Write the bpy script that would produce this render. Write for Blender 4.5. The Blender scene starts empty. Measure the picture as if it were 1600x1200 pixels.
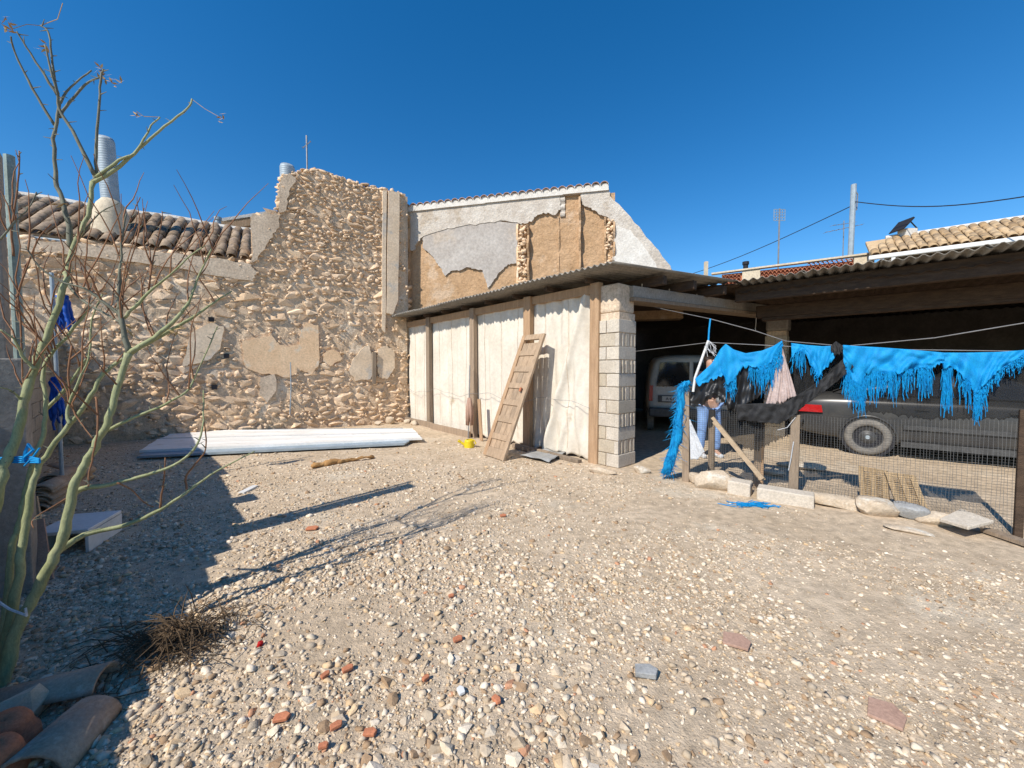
import bpy, bmesh, math, random
import numpy as np
from mathutils import Vector, Matrix
R = math.radians
random.seed(7); RNG = np.random.default_rng(7)
SC = bpy.context.scene
COL = SC.collection

# ------------------------------------------------------------ camera, sky, sun
CAMZ = 1.45; FPX = 600.0; PITCH = math.atan(22 / 600)
cd = bpy.data.cameras.new('camera'); cam = bpy.data.objects.new('camera', cd); COL.objects.link(cam)
cd.sensor_width = 36; cd.lens = 36 * FPX / 1600; cd.clip_start = .02; cd.clip_end = 2000
cam.location = (0, 0, CAMZ); cam.rotation_euler = (R(90) - PITCH, 0, 0); SC.camera = cam
SUN_EL = R(43); SUN_AZ = R(42)                       # light travels towards (sin, cos) of SUN_AZ
SD = Vector((math.sin(SUN_AZ) * math.cos(SUN_EL), math.cos(SUN_AZ) * math.cos(SUN_EL), -math.sin(SUN_EL)))
world = bpy.data.worlds.new('World'); SC.world = world; world.use_nodes = True
wn = world.node_tree
sky = wn.nodes.new('ShaderNodeTexSky'); sky.sky_type = 'NISHITA'; sky.sun_disc = False
sky.sun_elevation = SUN_EL; sky.sun_rotation = SUN_AZ + math.pi
sky.altitude = 300; sky.air_density = 1.0; sky.dust_density = .1; sky.ozone_density = 3.2
hs = wn.nodes.new('ShaderNodeHueSaturation'); hs.inputs['Saturation'].default_value = 1.36
wn.links.new(sky.outputs[0], hs.inputs['Color'])
wn.links.new(hs.outputs[0], wn.nodes['Background'].inputs[0])
wn.nodes['Background'].inputs[1].default_value = .138
sl = bpy.data.lights.new('sun', 'SUN'); sl.energy = 5.0; sl.angle = R(.5); sl.color = (1, .94, .85)
so = bpy.data.objects.new('sun', sl); COL.objects.link(so)
so.rotation_euler = SD.to_track_quat('-Z', 'Y').to_euler(); so.location = (-20, -20, 30)
SC.view_settings.view_transform = 'Standard'; SC.view_settings.look = 'None'
SC.view_settings.gamma = 1; SC.view_settings.exposure = .22; SC.view_settings.use_curve_mapping = False
SC.render.engine = 'CYCLES'

# ------------------------------------------------------------ pixel helpers (photo 1600 x 1200)
CAM = Vector((0, 0, CAMZ)); cp, sp = math.cos(PITCH), math.sin(PITCH)
def ray(u, v):
    a = (u - 800) / FPX; b = (600 - v) / FPX
    return Vector((a, cp + b * sp, -sp + b * cp))
def G(u, v, z=0.):
    d = ray(u, v); return CAM + d * ((z - CAMZ) / d.z)
def at(u, v, Y):
    d = ray(u, v); return CAM + d * (Y / d.y)
def onp(u, v, p, n):
    d = ray(u, v); return CAM + d * ((Vector(p) - CAM).dot(n) / d.dot(n))
class VPlane:
    """vertical plane through two ground points; s along, d behind (away from the camera)"""
    def __init__(s, a, b):
        s.a = Vector((a[0], a[1], 0)); e = Vector((b[0] - a[0], b[1] - a[1], 0)); s.L = e.length; s.e = e / s.L
        n = Vector((-s.e.y, s.e.x, 0))
        if n.dot(s.a) < 0: n = -n
        s.n = n
    def px(s, u, v, d=0.): return onp(u, v, s.a + s.n * d, s.n)
    def sh(s, u, v, d=0.):
        q = s.px(u, v, d) - s.a; return q.dot(s.e), q.z
    def P(s, t, h, d=0.): return s.a + s.e * t + s.n * d + Vector((0, 0, h))
def waves(seed, n=9, f0=.4, f1=3.):
    r = np.random.default_rng(seed); k = r.uniform(f0, f1, n); a = r.uniform(0, 6.28, n); p = r.uniform(0, 6.28, n)
    w = 1 / np.sqrt(k); w /= w.sum()
    return lambda x, y: sum(w[i] * np.sin(k[i] * (np.cos(a[i]) * x + np.sin(a[i]) * y) * 2 + p[i]) for i in range(n))
_g1 = waves(3, 10, .3, 1.6); _g2 = waves(4, 12, 3, 12)
def gz(x, y): return .035 * _g1(x, y) + .012 * _g2(x, y)
def GG(u, v):
    p = G(u, v)
    for _ in range(3): p = G(u, v, float(gz(p.x, p.y)))
    return p

# ------------------------------------------------------------ materials
MATS = {}
def mat(name, c1, c2=None, scale=6., rough=.85, bump=0., bscale=40., metal=0., stretch=(1, 1, 1), island=0., fine=.25,
        c3=None, s3=2., t3=.55, alpha=1., spec=.3, lo=.35, hi=.65, trans=0.):
    if name in MATS: return MATS[name]
    m = bpy.data.materials.new(name); m.use_nodes = True; nt = m.node_tree; N = nt.nodes; Lk = nt.links
    b = N['Principled BSDF']; b.inputs['Roughness'].default_value = rough; b.inputs['Metallic'].default_value = metal
    b.inputs['Specular IOR Level'].default_value = spec
    geo = N.new('ShaderNodeNewGeometry'); mp = N.new('ShaderNodeMapping'); mp.inputs['Scale'].default_value = stretch
    Lk.new(geo.outputs['Position'], mp.inputs['Vector'])
    def noise(s, det=6., ro=.6):
        n = N.new('ShaderNodeTexNoise'); n.inputs['Scale'].default_value = s; n.inputs['Detail'].default_value = det
        n.inputs['Roughness'].default_value = ro; Lk.new(mp.outputs[0], n.inputs['Vector']); return n
    def mix(fac, a, b_, mode='MIX'):
        x = N.new('ShaderNodeMix'); x.data_type = 'RGBA'; x.blend_type = mode
        for sock, val in ((x.inputs['Factor'], fac), (x.inputs['A'], a), (x.inputs['B'], b_)):
            if hasattr(val, 'is_linked'): Lk.new(val, sock)
            elif isinstance(val, (int, float)): sock.default_value = val
            else: sock.default_value = (*val, 1)
        return x.outputs['Result']
    def ramp(src, lo_, hi_):
        r = N.new('ShaderNodeMapRange'); r.inputs['From Min'].default_value = lo_; r.inputs['From Max'].default_value = hi_
        Lk.new(src, r.inputs['Value']); return r.outputs[0]
    c2 = c2 or tuple(x * .75 for x in c1)
    out = mix(ramp(noise(scale).outputs['Fac'], lo, hi), c1, c2)
    if c3: out = mix(ramp(noise(s3, 5, .65).outputs['Fac'], t3, t3 + .08), out, c3)
    if fine:
        f = noise(scale * 9, 4, .7)
        r = N.new('ShaderNodeMapRange'); r.inputs['From Min'].default_value = .3; r.inputs['From Max'].default_value = .7
        r.inputs['To Min'].default_value = 1 - fine; r.inputs['To Max'].default_value = 1 + fine * .6
        Lk.new(f.outputs['Fac'], r.inputs['Value'])
        g = N.new('ShaderNodeCombineXYZ')
        for i in range(3): Lk.new(r.outputs[0], g.inputs[i])
        out = mix(1., out, g.outputs[0], 'MULTIPLY')
    if island:
        oi = N.new('ShaderNodeObjectInfo'); ad = N.new('ShaderNodeMath'); ad.operation = 'ADD'
        Lk.new(geo.outputs['Random Per Island'], ad.inputs[0]); Lk.new(oi.outputs['Random'], ad.inputs[1])
        fr = N.new('ShaderNodeMath'); fr.operation = 'FRACT'; Lk.new(ad.outputs[0], fr.inputs[0])
        cr = N.new('ShaderNodeValToRGB'); e = cr.color_ramp
        cols = island
        e.elements[0].position = 0; e.elements[0].color = (*cols[0][1], 1)
        e.elements[1].position = cols[1][0]; e.elements[1].color = (*cols[1][1], 1)
        for p_, c_ in cols[2:]:
            q = e.elements.new(p_); q.color = (*c_, 1)
        e.interpolation = 'CONSTANT' if len(cols) > 6 else 'LINEAR'
        Lk.new(fr.outputs[0], cr.inputs[0])
        out = mix(1., out, cr.outputs[0], 'MULTIPLY')
    Lk.new(out, b.inputs['Base Color'])
    if bump:
        bn = N.new('ShaderNodeBump'); bn.inputs['Strength'].default_value = 1; bn.inputs['Distance'].default_value = bump
        Lk.new(noise(bscale, 8, .65).outputs['Fac'], bn.inputs['Height']); Lk.new(bn.outputs[0], b.inputs['Normal'])
    if alpha < 1: b.inputs['Alpha'].default_value = alpha
    if trans:
        tr = N.new('ShaderNodeBsdfTranslucent'); Lk.new(out, tr.inputs['Color']); ms = N.new('ShaderNodeMixShader')
        ms.inputs[0].default_value = trans; Lk.new(b.outputs[0], ms.inputs[1]); Lk.new(tr.outputs[0], ms.inputs[2])
        Lk.new(ms.outputs[0], N['Material Output'].inputs['Surface'])
    MATS[name] = m; return m
V1 = [(0, (1.25, 1.2, 1.12)), (1., (.62, .55, .48)), (.3, (1.05, 1, .95)), (.6, (.9, .8, .68)), (.8, (1.15, 1.1, 1.05))]
GR = [(0, (1.3, 1.27, 1.2)), (.22, (1.1, 1.02, .92)), (.45, (.85, .77, .66)), (.6, (1.45, 1.42, 1.38)), (.74, (.80, .76, .71)),
      (.80, (.70, .54, .40)), (.9, (1.2, 1.0, .75)), (.987, (1.0, .6, .43))]
M_soil = mat('soil', (.60, .475, .335), (.50, .385, .26), 1.3, .95, .014, 55, fine=.35, c3=(.60, .50, .37), s3=.7, t3=.56)
M_gravel = mat('gravel_stone', (.57, .495, .395), (.47, .40, .31), 14, .9, .003, 120, island=GR, fine=.15)
M_rubble = mat('rubble_stone', (.76, .60, .435), (.64, .485, .335), 5, .92, .010, 45, island=V1, fine=.25)
M_mortar = mat('earth_mortar', (.66, .50, .345), (.57, .415, .27), 3, .95, .02, 30, c3=(.68, .56, .42), s3=1.3, t3=.55, fine=.35)
M_mortar_grey = mat('grey_render', (.68, .545, .40), (.54, .42, .30), 3, .95, .006, 26, fine=.35)
M_smooth_plaster = mat('smooth_tan_plaster', (.82, .58, .36), (.74, .50, .295), 3, .93, .003, 20, c3=(.72, .60, .45), s3=2, t3=.55, fine=.25)
M_strip = mat('pale_render_strip', (.78, .62, .445), (.68, .52, .355), 2.5, .93, .003, 25, c3=(.55, .49, .41), s3=1.5, t3=.55)
M_adobe = mat('tan_adobe', (.51, .335, .195), (.43, .27, .145), 2.2, .95, .05, 8, c3=(.55, .40, .27), s3=1.2, t3=.58)
M_grey_plaster = mat('grey_plaster', (.46, .425, .385), (.39, .35, .31), 1.6, .92, .014, 8, c3=(.45, .385, .315), s3=1.1, t3=.57)
M_white_rough = mat('rough_white_render', (.60, .55, .48), (.48, .42, .35), 2.5, .95, .035, 10, c3=(.44, .37, .29), s3=1.8, t3=.58)
M_lime = mat('limewash', (.70, .67, .61), (.58, .54, .48), 3, .9, .01, 30)
M_tile = mat('old_roof_tile', (.36, .28, .20), (.22, .17, .125), 9, .9, .004, 60, island=V1, c3=(.12, .10, .08), s3=6, t3=.56)
M_tile_pale = mat('pale_roof_tile', (.50, .38, .24), (.40, .29, .17), 7, .9, .004, 60, island=V1)
M_tile_dirty = mat('weathered_clay', (.44, .33, .235), (.34, .255, .185), 7, .9, .003, 80, c3=(.48, .40, .31), s3=5, t3=.57)
M_terra = mat('terracotta', (.52, .20, .10), (.42, .155, .08), 9, .85, .003, 80)
M_tilepink = mat('pink_clay', (.42, .27, .20), (.36, .225, .165), 9, .9, .003, 80)
M_block = mat('concrete_block', (.57, .51, .425), (.50, .44, .36), 5, .95, .006, 90, island=[(0, (1.08, 1.07, 1.05)), (1, (.86, .82, .74)), (.5, (1, 1, 1))])
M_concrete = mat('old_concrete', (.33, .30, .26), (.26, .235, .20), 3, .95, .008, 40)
M_wood = mat('grey_wood', (.36, .285, .21), (.25, .20, .15), 3, .9, .006, 14, stretch=(9, 9, .7), island=[(0, (1.1, 1.02, .95)), (1, (.8, .78, .76))])
M_wood_warm = mat('warm_wood', (.47, .31, .185), (.35, .22, .125), 3, .88, .005, 14, stretch=(9, 9, .8))
M_door = mat('door_wood', (.44, .335, .235), (.32, .24, .165), 3, .88, .006, 14, stretch=(7, 7, 1.0), island=[(0, (1.12, 1.05, .98)), (1, (.82, .8, .78))])
M_beam = mat('dark_beam', (.095, .062, .04), (.055, .036, .024), 3, .9, .01, 18, stretch=(2, 2, 8))  # colour darkened so sunlit beams read as shaded by the eave
M_plank = mat('pale_plank', (.48, .37, .25), (.38, .28, .18), 4, .88, .004, 20, stretch=(3, 3, 6))
M_canvas = mat('old_canvas', (.70, .645, .55), (.60, .54, .445), 1.8, .95, .004, 90, c3=(.47, .39, .28), s3=1.6, t3=.66, fine=.12)
M_cement_sheet = mat('fibre_cement', (.30, .275, .235), (.22, .20, .17), 2.5, .92, .004, 60)
M_galv = mat('galvanised', (.36, .42, .46), (.28, .34, .38), 8, .6, metal=.25, fine=.15)
M_pipegreen = mat('faded_pipe', (.30, .38, .36), (.22, .28, .27), 8, .6, metal=.3)
M_steel = mat('thin_wire', (.33, .32, .31), (.25, .24, .23), 8, .55, metal=.6, fine=0)
M_mesh = mat('mesh_wire', (.16, .16, .155), (.11, .11, .11), 8, .6, metal=.4, fine=0)
M_blue = mat('blue_raffia', (.01, .40, .78), (.006, .30, .68), 6, .6, .004, 60, stretch=(3, 3, 1), fine=.2, trans=.3)
M_bluedark = mat('blue_bag', (.01, .10, .50), (.006, .07, .38), 6, .5, .004, 40, fine=.2, trans=.2)
M_blackpl = mat('black_plastic', (.012, .012, .013), (.02, .02, .021), 3, .42, .004, 9, spec=.4, fine=.1)
M_netsolid = mat('packed_black_net', (.016, .016, .017), (.028, .028, .029), 14, .75, .006, 40, fine=.3)
M_net = mat('black_shade_net', (.012, .012, .012), (.018, .018, .018), 6, .8, alpha=.52, fine=0)
M_pink = mat('pink_cloth', (.62, .50, .46), (.54, .42, .39), 5, .9, .003, 60, trans=.25)
M_whitecl = mat('white_cloth', (.68, .69, .70), (.58, .60, .62), 5, .9, .003, 60, trans=.2)
M_white = mat('white_paint', (.72, .72, .70), (.62, .61, .58), 3, .55, fine=.1)
M_panel = mat('dirty_white_panel', (.82, .81, .78), (.70, .68, .63), 2, .5, stretch=(.7, 3, 3), c3=(.48, .41, .31), s3=3.5, t3=.62, fine=.12)
M_yellow = mat('yellow_plastic', (.72, .55, .02), (.62, .46, .02), 8, .45, fine=.1)
M_red = mat('red_plastic', (.5, .01, .01), None, 8, .4)
M_carblack = mat('dusty_black_paint', (.030, .031, .033), (.052, .050, .047), 2.5, .32, spec=.5, fine=.15)
M_glass = mat('dark_glass', (.012, .014, .016), (.02, .02, .02), 3, .08, spec=.6, fine=0)
M_tyre = mat('dusty_tyre', (.22, .205, .18), (.14, .13, .12), 14, .9, .003, 80)
M_rim = mat('dark_steel_rim', (.10, .10, .10), (.06, .06, .06), 9, .5, metal=.4)
M_tail = mat('red_lens', (.42, .015, .015), (.33, .01, .01), 9, .2, spec=.6, fine=0)
M_vanwhite = mat('van_white', (.55, .52, .46), (.48, .45, .39), 3, .5, fine=.1)
M_ink = mat('dark_print_and_holes', (.02, .02, .025), None, 5, .7, fine=0)  # also blackens stand-ins for holes, as painted shade
M_cream = mat('cream_wall', (.62, .53, .39), (.55, .46, .33), 2, .93, .003, 50)
M_lattice = mat('clay_lattice', (.50, .20, .11), (.42, .16, .085), 6, .9, .003, 60)
M_bark = mat('green_bark', (.34, .35, .185), (.25, .265, .125), 14, .7, .004, 60, stretch=(1, 1, .35), c3=(.29, .25, .17), s3=12, t3=.62)
M_bark2 = mat('upper_bark', (.20, .20, .14), (.12, .12, .09), 20, .75, stretch=(1, 1, .5))
M_twig = mat('red_twig', (.26, .13, .065), (.19, .09, .045), 20, .8)
M_dry = mat('dry_leaf', (.45, .30, .13), (.33, .22, .10), 20, .85)
M_brush = mat('dry_brush', (.155, .10, .055), (.09, .062, .036), 14, .9)
M_rag = mat('orange_rag', (.46, .26, .10), (.36, .19, .07), 9, .9, .004, 60)
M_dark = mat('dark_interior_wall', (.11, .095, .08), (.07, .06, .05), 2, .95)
M_jeans = mat('light_jeans', (.24, .40, .70), (.19, .32, .60), 9, .9, .003, 120)
M_jacket = mat('dark_jacket', (.03, .022, .03), (.04, .03, .04), 9, .85)
M_skin = mat('skin', (.50, .31, .22), (.46, .27, .19), 9, .6, fine=.08)
M_hair = mat('dark_hair', (.03, .02, .015), None, 20, .6)
M_straw = mat('louvre_wood', (.42, .30, .17), (.34, .235, .13), 5, .85, .004, 40)
M_greyrock = mat('grey_rock', (.36, .36, .35), (.28, .28, .27), 7, .9, .006, 60)
M_rock = mat('cream_rock', (.58, .48, .36), (.48, .38, .27), 5, .92, .014, 28, c3=(.60, .55, .46), s3=4, t3=.55)

# ------------------------------------------------------------ mesh builder and scene-tree helpers
WL = {}                                              # world location of each object
class MB:
    def __init__(s): s.v = []; s.f = []
    def add(s, vs, fs):
        o = len(s.v); s.v += [tuple(x) for x in vs]; s.f += [tuple(i + o for i in f) for f in fs]; return s
    def hexa(s, c):                                  # 8 corners: bottom 4 (ccw), top 4
        return s.add(c, [(3, 2, 1, 0), (4, 5, 6, 7), (0, 1, 5, 4), (1, 2, 6, 5), (2, 3, 7, 6), (3, 0, 4, 7)])
    def obox(s, o, ex, ey, ez):                      # corner + three edge vectors
        o, ex, ey, ez = map(Vector, (o, ex, ey, ez))
        return s.hexa([o, o + ex, o + ex + ey, o + ey, o + ez, o + ex + ez, o + ex + ey + ez, o + ey + ez])
    def beam(s, p0, p1, w, h, up=(0, 0, 1), jit=0.):  # bar from p0 to p1, w sideways, h along up
        p0, p1 = Vector(p0), Vector(p1); d = (p1 - p0).normalized(); up = Vector(up)
        sd = d.cross(up)
        if sd.length < 1e-3: sd = d.cross(Vector((1, 0, 0)))
        sd.normalize(); u = sd.cross(d)
        def r(): return 1 + random.uniform(-jit, jit)
        c = []
        for p in (p0, p1):
            for a, b in ((-.5, -.5), (.5, -.5), (.5, .5), (-.5, .5)): c.append(p + sd * w * a * r() + u * h * b * r())
        return s.hexa(c)
    def tube(s, pts, rad, n=6, caps=True):
        pts = [Vector(p) for p in pts]; rad = rad if hasattr(rad, '__len__') else [rad] * len(pts)
        o = len(s.v); pu = None
        for i, p in enumerate(pts):
            d = (pts[min(i + 1, len(pts) - 1)] - pts[max(i - 1, 0)])
            d = d.normalized() if d.length > 1e-9 else Vector((0, 0, 1))
            if pu is None: pu = d.orthogonal().normalized()
            pu = pu - d * pu.dot(d)
            pu = pu.normalized() if pu.length > 1e-6 else d.orthogonal().normalized()
            w = d.cross(pu)
            for k in range(n):
                a = 2 * math.pi * k / n; s.v.append(tuple(p + (pu * math.cos(a) + w * math.sin(a)) * rad[i]))
        for i in range(len(pts) - 1):
            for k in range(n):
                a = o + i * n + k; b = o + i * n + (k + 1) % n; s.f.append((a, b, b + n, a + n))
        if caps:
            s.f.append(tuple(o + k for k in range(n))[::-1]); s.f.append(tuple(o + (len(pts) - 1) * n + k for k in range(n)))
        return s
    def grid(s, fn, nu, nv):
        o = len(s.v)
        for j in range(nv + 1):
            for i in range(nu + 1): s.v.append(tuple(fn(i / nu, j / nv)))
        for j in range(nv):
            for i in range(nu):
                a = o + j * (nu + 1) + i; s.f.append((a, a + 1, a + nu + 2, a + nu + 1))
        return s
    def lathe(s, c, ax, prof, n=24):                 # prof: (axial, radius)
        ax = Vector(ax).normalized(); u = ax.orthogonal().normalized(); w = ax.cross(u); c = Vector(c); o = len(s.v)
        for (t, r) in prof:
            for k in range(n):
                a = 2 * math.pi * k / n; s.v.append(tuple(c + ax * t + (u * math.cos(a) + w * math.sin(a)) * r))
        for i in range(len(prof) - 1):
            for k in range(n):
                a = o + i * n + k; b = o + i * n + (k + 1) % n; s.f.append((a, b, b + n, a + n))
        return s
    def prism(s, poly, ext):                         # polygon (3D points) extruded by vector
        n = len(poly); poly = [Vector(p) for p in poly]; ext = Vector(ext); o = len(s.v)
        s.v += [tuple(p) for p in poly] + [tuple(p + ext) for p in poly]
        s.f.append(tuple(o + i for i in range(n))); s.f.append(tuple(o + n + i for i in range(n))[::-1])
        for i in range(n): s.f.append((o + i, o + (i + 1) % n, o + n + (i + 1) % n, o + n + i))
        return s
    def build(s, name, m, parent=None, smooth=False, bevel=0., solid=0., origin=None, sub=0):
        a = np.array(s.v, dtype=float).reshape(-1, 3)
        if origin is None:
            lo, hi = a.min(0), a.max(0); origin = Vector(((lo[0] + hi[0]) / 2, (lo[1] + hi[1]) / 2, lo[2] if parent is None else (lo[2] + hi[2]) / 2))
        origin = Vector(origin)
        me = bpy.data.meshes.new(name); me.from_pydata([tuple(x) for x in (a - np.array(origin))], [], s.f)
        bm = bmesh.new(); bm.from_mesh(me); bmesh.ops.recalc_face_normals(bm, faces=bm.faces); bm.to_mesh(me); bm.free()
        me.materials.append(m)
        if smooth: me.shade_smooth()
        o = link(bpy.data.objects.new(name, me), origin, parent)
        if solid: q = o.modifiers.new('thickness', 'SOLIDIFY'); q.thickness = solid; q.offset = 0
        if bevel: q = o.modifiers.new('edge', 'BEVEL'); q.width = bevel; q.segments = 2; q.limit_method = 'ANGLE'
        if sub: q = o.modifiers.new('smooth', 'SUBSURF'); q.levels = q.render_levels = sub
        return o
def link(o, loc, parent=None):
    COL.objects.link(o); loc = Vector(loc); WL[o.name] = loc
    if parent is not None: o.parent = parent; o.location = loc - WL[parent.name]
    else: o.location = loc
    return o
def tag(o, label=None, cat=None, group=None, kind=None):
    if label: o['label'] = label
    if cat: o['category'] = cat
    if group: o['group'] = group
    if kind: o['kind'] = kind
    return o
def thing(name, loc, label, cat, group=None):
    return tag(link(bpy.data.objects.new(name, None), loc), label, cat, group)
def place(name, me, loc, rot=None, scale=(1, 1, 1), parent=None):
    o = bpy.data.objects.new(name, me); link(o, loc, parent)
    if rot is not None: o.rotation_euler = rot.to_euler() if hasattr(rot, 'to_euler') else rot
    o.scale = scale; return o
def frame(ex, ey, ez): return Matrix((ex, ey, ez)).transposed()

# rocks: shared low-poly hulls
def rock_variants(n, npts, pnorm=2., jit=.18):
    out = []
    for i in range(n):
        p = RNG.normal(size=(npts, 3)); p /= (np.abs(p) ** pnorm).sum(1, keepdims=True) ** (1 / pnorm)
        p *= 1 + RNG.uniform(-jit, jit, (npts, 1))
        bm = bmesh.new(); vs = [bm.verts.new(x) for x in p]
        r = bmesh.ops.convex_hull(bm, input=vs); bmesh.ops.delete(bm, geom=[g for g in r['geom_interior'] if isinstance(g, bmesh.types.BMVert)], context='VERTS')
        bm.verts.index_update(); bmesh.ops.triangulate(bm, faces=bm.faces); bmesh.ops.recalc_face_normals(bm, faces=bm.faces)
        V = np.array([v.co[:] for v in bm.verts]); F = np.array([[v.index for v in f.verts] for f in bm.faces]); bm.free()
        V /= np.abs(V).max(0); out.append((V, F))
    return out
def variant_meshes(name, vs, m):
    r = []
    for V, F in vs:
        me = bpy.data.meshes.new(name); me.from_pydata([tuple(x) for x in V], [], [tuple(int(i) for i in f) for f in F]); me.materials.append(m); r.append(me)
    return r
def rotz_tilt(n, tilt):
    a = RNG.uniform(0, 2 * np.pi, n); tx = RNG.normal(0, tilt, n); ty = RNG.normal(0, tilt, n)
    ca, sa = np.cos(a), np.sin(a); Z = np.zeros((n, 3, 3)); Z[:, 0, 0] = ca; Z[:, 0, 1] = -sa; Z[:, 1, 0] = sa; Z[:, 1, 1] = ca; Z[:, 2, 2] = 1
    X = np.zeros((n, 3, 3)); X[:, 0, 0] = 1; X[:, 1, 1] = np.cos(tx); X[:, 1, 2] = -np.sin(tx); X[:, 2, 1] = np.sin(tx); X[:, 2, 2] = np.cos(tx)
    Y = np.zeros((n, 3, 3)); Y[:, 1, 1] = 1; Y[:, 0, 0] = np.cos(ty); Y[:, 0, 2] = np.sin(ty); Y[:, 2, 0] = -np.sin(ty); Y[:, 2, 2] = np.cos(ty)
    return X @ Y @ Z
def join_rocks(name, vs, pos, scl, rot, m, parent=None):
    idx = RNG.integers(0, len(vs), len(pos)); VV = []; FF = []; off = 0
    for k, (V, F) in enumerate(vs):
        w = np.where(idx == k)[0]
        if not len(w): continue
        P = np.einsum('nij,nvj->nvi', rot[w], V[None] * scl[w][:, None, :]) + pos[w][:, None, :]
        VV.append(P.reshape(-1, 3)); fo = F[None] + (np.arange(len(w)) * len(V))[:, None, None] + off
        FF.append(fo.reshape(-1, 3)); off += len(w) * len(V)
    VV = np.concatenate(VV); FF = np.concatenate(FF); org = Vector((0, 0, 0)) if parent is None else WL[parent.name]
    VV = VV - np.array(org)
    me = bpy.data.meshes.new(name); me.vertices.add(len(VV)); me.vertices.foreach_set('co', VV.ravel())
    me.loops.add(FF.size); me.loops.foreach_set('vertex_index', FF.ravel().astype(np.int32))
    me.polygons.add(len(FF)); me.polygons.foreach_set('loop_start', (np.arange(len(FF)) * 3).astype(np.int32))
    me.update(); me.validate(); me.materials.append(m)
    return link(bpy.data.objects.new(name, me), org, parent)
def inpoly(x, y, poly):
    c = False; n = len(poly)
    for i in range(n):
        x1, y1 = poly[i]; x2, y2 = poly[(i + 1) % n]
        if (y1 > y) != (y2 > y) and x < (x2 - x1) * (y - y1) / (y2 - y1) + x1: c = not c
    return c

# ------------------------------------------------------------ the plan of the place
FA = G(621, 655); FB = G(926, 722)                   # canvas shed front, at the ground
FAC = VPlane(FA, FB); LF = FAC.L
WA = G(20, 702); WB = G(625, 660)                    # stone wall foot
WALL = VPlane(WA, WB)
GP0 = WALL.P(WALL.L + .35, 0, .45); GAB = VPlane(GP0, GP0 + Vector((.97, -.242, 0)))
FEN = VPlane(G(1072, 753), G(1600, 842))
EAVE = 2.9

# ------------------------------------------------------------ ground
def axis(lo, hi, step, far):
    a = list(np.arange(lo, hi + 1e-6, step)); k = step; left = []; x = lo
    while x > -far: k *= 1.6; x -= k; left.append(x)
    right = []; k = step; x = hi
    while x < far: k *= 1.6; x += k; right.append(x)
    return np.array(left[::-1] + a + right)
xs = axis(-9, 9, .06, 400); ys = axis(.3, 11, .06, 400)
XX, YY = np.meshgrid(xs, ys); ZZ = gz(XX, YY) * np.exp(-np.maximum(0, np.hypot(XX, YY) - 12) / 8)
me = bpy.data.meshes.new('ground'); nx, ny = len(xs), len(ys)
ii = (np.arange(ny - 1)[:, None] * nx + np.arange(nx - 1)[None]).ravel()
me.from_pydata(np.stack([XX.ravel(), YY.ravel(), ZZ.ravel()], 1).tolist(), [], np.stack([ii, ii + 1, ii + nx + 1, ii + nx], 1).tolist())
me.materials.append(M_soil); me.shade_smooth()
tag(link(bpy.data.objects.new('ground', me), (0, 0, 0)), kind='structure')

# gravel: countless small stones, and the 300 largest ones as things
def scatter(n, y0, y1, power=1.):
    y = y0 + (y1 - y0) * RNG.random(n) ** power; x = (RNG.random(n) * 2 - 1) * (1.42 * y + .25); return x, y
_dn = waves(21, 10, .5, 3.)
def yard_ok(x, y):
    ok = (np.stack([x, y], 1) - np.array(FAC.a[:2])) @ np.array(FAC.n[:2]) < -.12
    ok &= (np.stack([x, y], 1) - np.array(WALL.a[:2])) @ np.array(WALL.n[:2]) < -.12
    fd = (np.stack([x, y], 1) - np.array(FEN.a[:2])) @ np.array(FEN.n[:2])
    return ok, fd
def gravel(n, y0, y1, s0, s1, vs, name, power=1., thin=.35):
    x, y = scatter(n, y0, y1, power); ok, fd = yard_ok(x, y)
    den = _dn(x, y) * 1.5 + .95 - np.clip((x - .6) * .16, 0, .38) - np.clip((y - 4.5) * .12, 0, .35); keep = ok & (RNG.random(n) < np.clip(den, .13, 1))
    keep &= (fd < 0) | (RNG.random(n) < .25); keep &= (fd < .6) | (RNG.random(n) < .15)
    x, y = x[keep], y[keep]; k = len(x)
    s = s0 * (s1 / s0) ** (RNG.random(k) ** 2.0) * (1 - .35 * np.clip((x - .3) / 2, 0, 1))
    scl = np.stack([s * RNG.uniform(.75, 1.35, k), s * RNG.uniform(.65, 1., k), s * RNG.uniform(.35, .75, k)], 1)
    pos = np.stack([x, y, gz(x, y) + scl[:, 2] * RNG.uniform(-.15, .45, k)], 1)
    return pos, scl
RV_fine = rock_variants(16, 9, 2.2, .2); RV = rock_variants(24, 16, 2.6, .16); RV_box = rock_variants(40, 13, 4.0, .26)
parts = [gravel(30000, 1.0, 2.6, .004, .014, RV_fine, ''), gravel(42000, 2.2, 5.0, .006, .015, RV_fine, ''), gravel(26000, 4.5, 10.5, .009, .019, RV_fine, '')]
pos = np.concatenate([p[0] for p in parts]); scl = np.concatenate([p[1] for p in parts])
tag(join_rocks('fine_gravel', RV_fine, pos, scl, rotz_tilt(len(pos), .3), M_gravel), 'fine pale limestone chips strewn over the yard floor', 'gravel', kind='stuff')
parts = [gravel(13000, 1.0, 3.2, .008, .029, RV, ''), gravel(9500, 2.4, 6.0, .010, .031, RV, ''), gravel(3500, 5, 10.5, .013, .034, RV, '')]
pos = np.concatenate([p[0] for p in parts]); scl = np.concatenate([p[1] for p in parts])
rank = np.argsort(-scl.max(1) / np.hypot(pos[:, 0], pos[:, 1])); inv = np.abs(pos[:, 0] / pos[:, 1]) < 1.3
rank = rank[inv[rank]]; big = rank[:300]; rest = np.setdiff1d(np.arange(len(pos)), big)
tag(join_rocks('coarse_gravel', RV, pos[rest], scl[rest], rotz_tilt(len(rest), .25), M_gravel), 'coarse pale limestone gravel strewn over the yard floor', 'gravel', kind='stuff')
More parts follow.
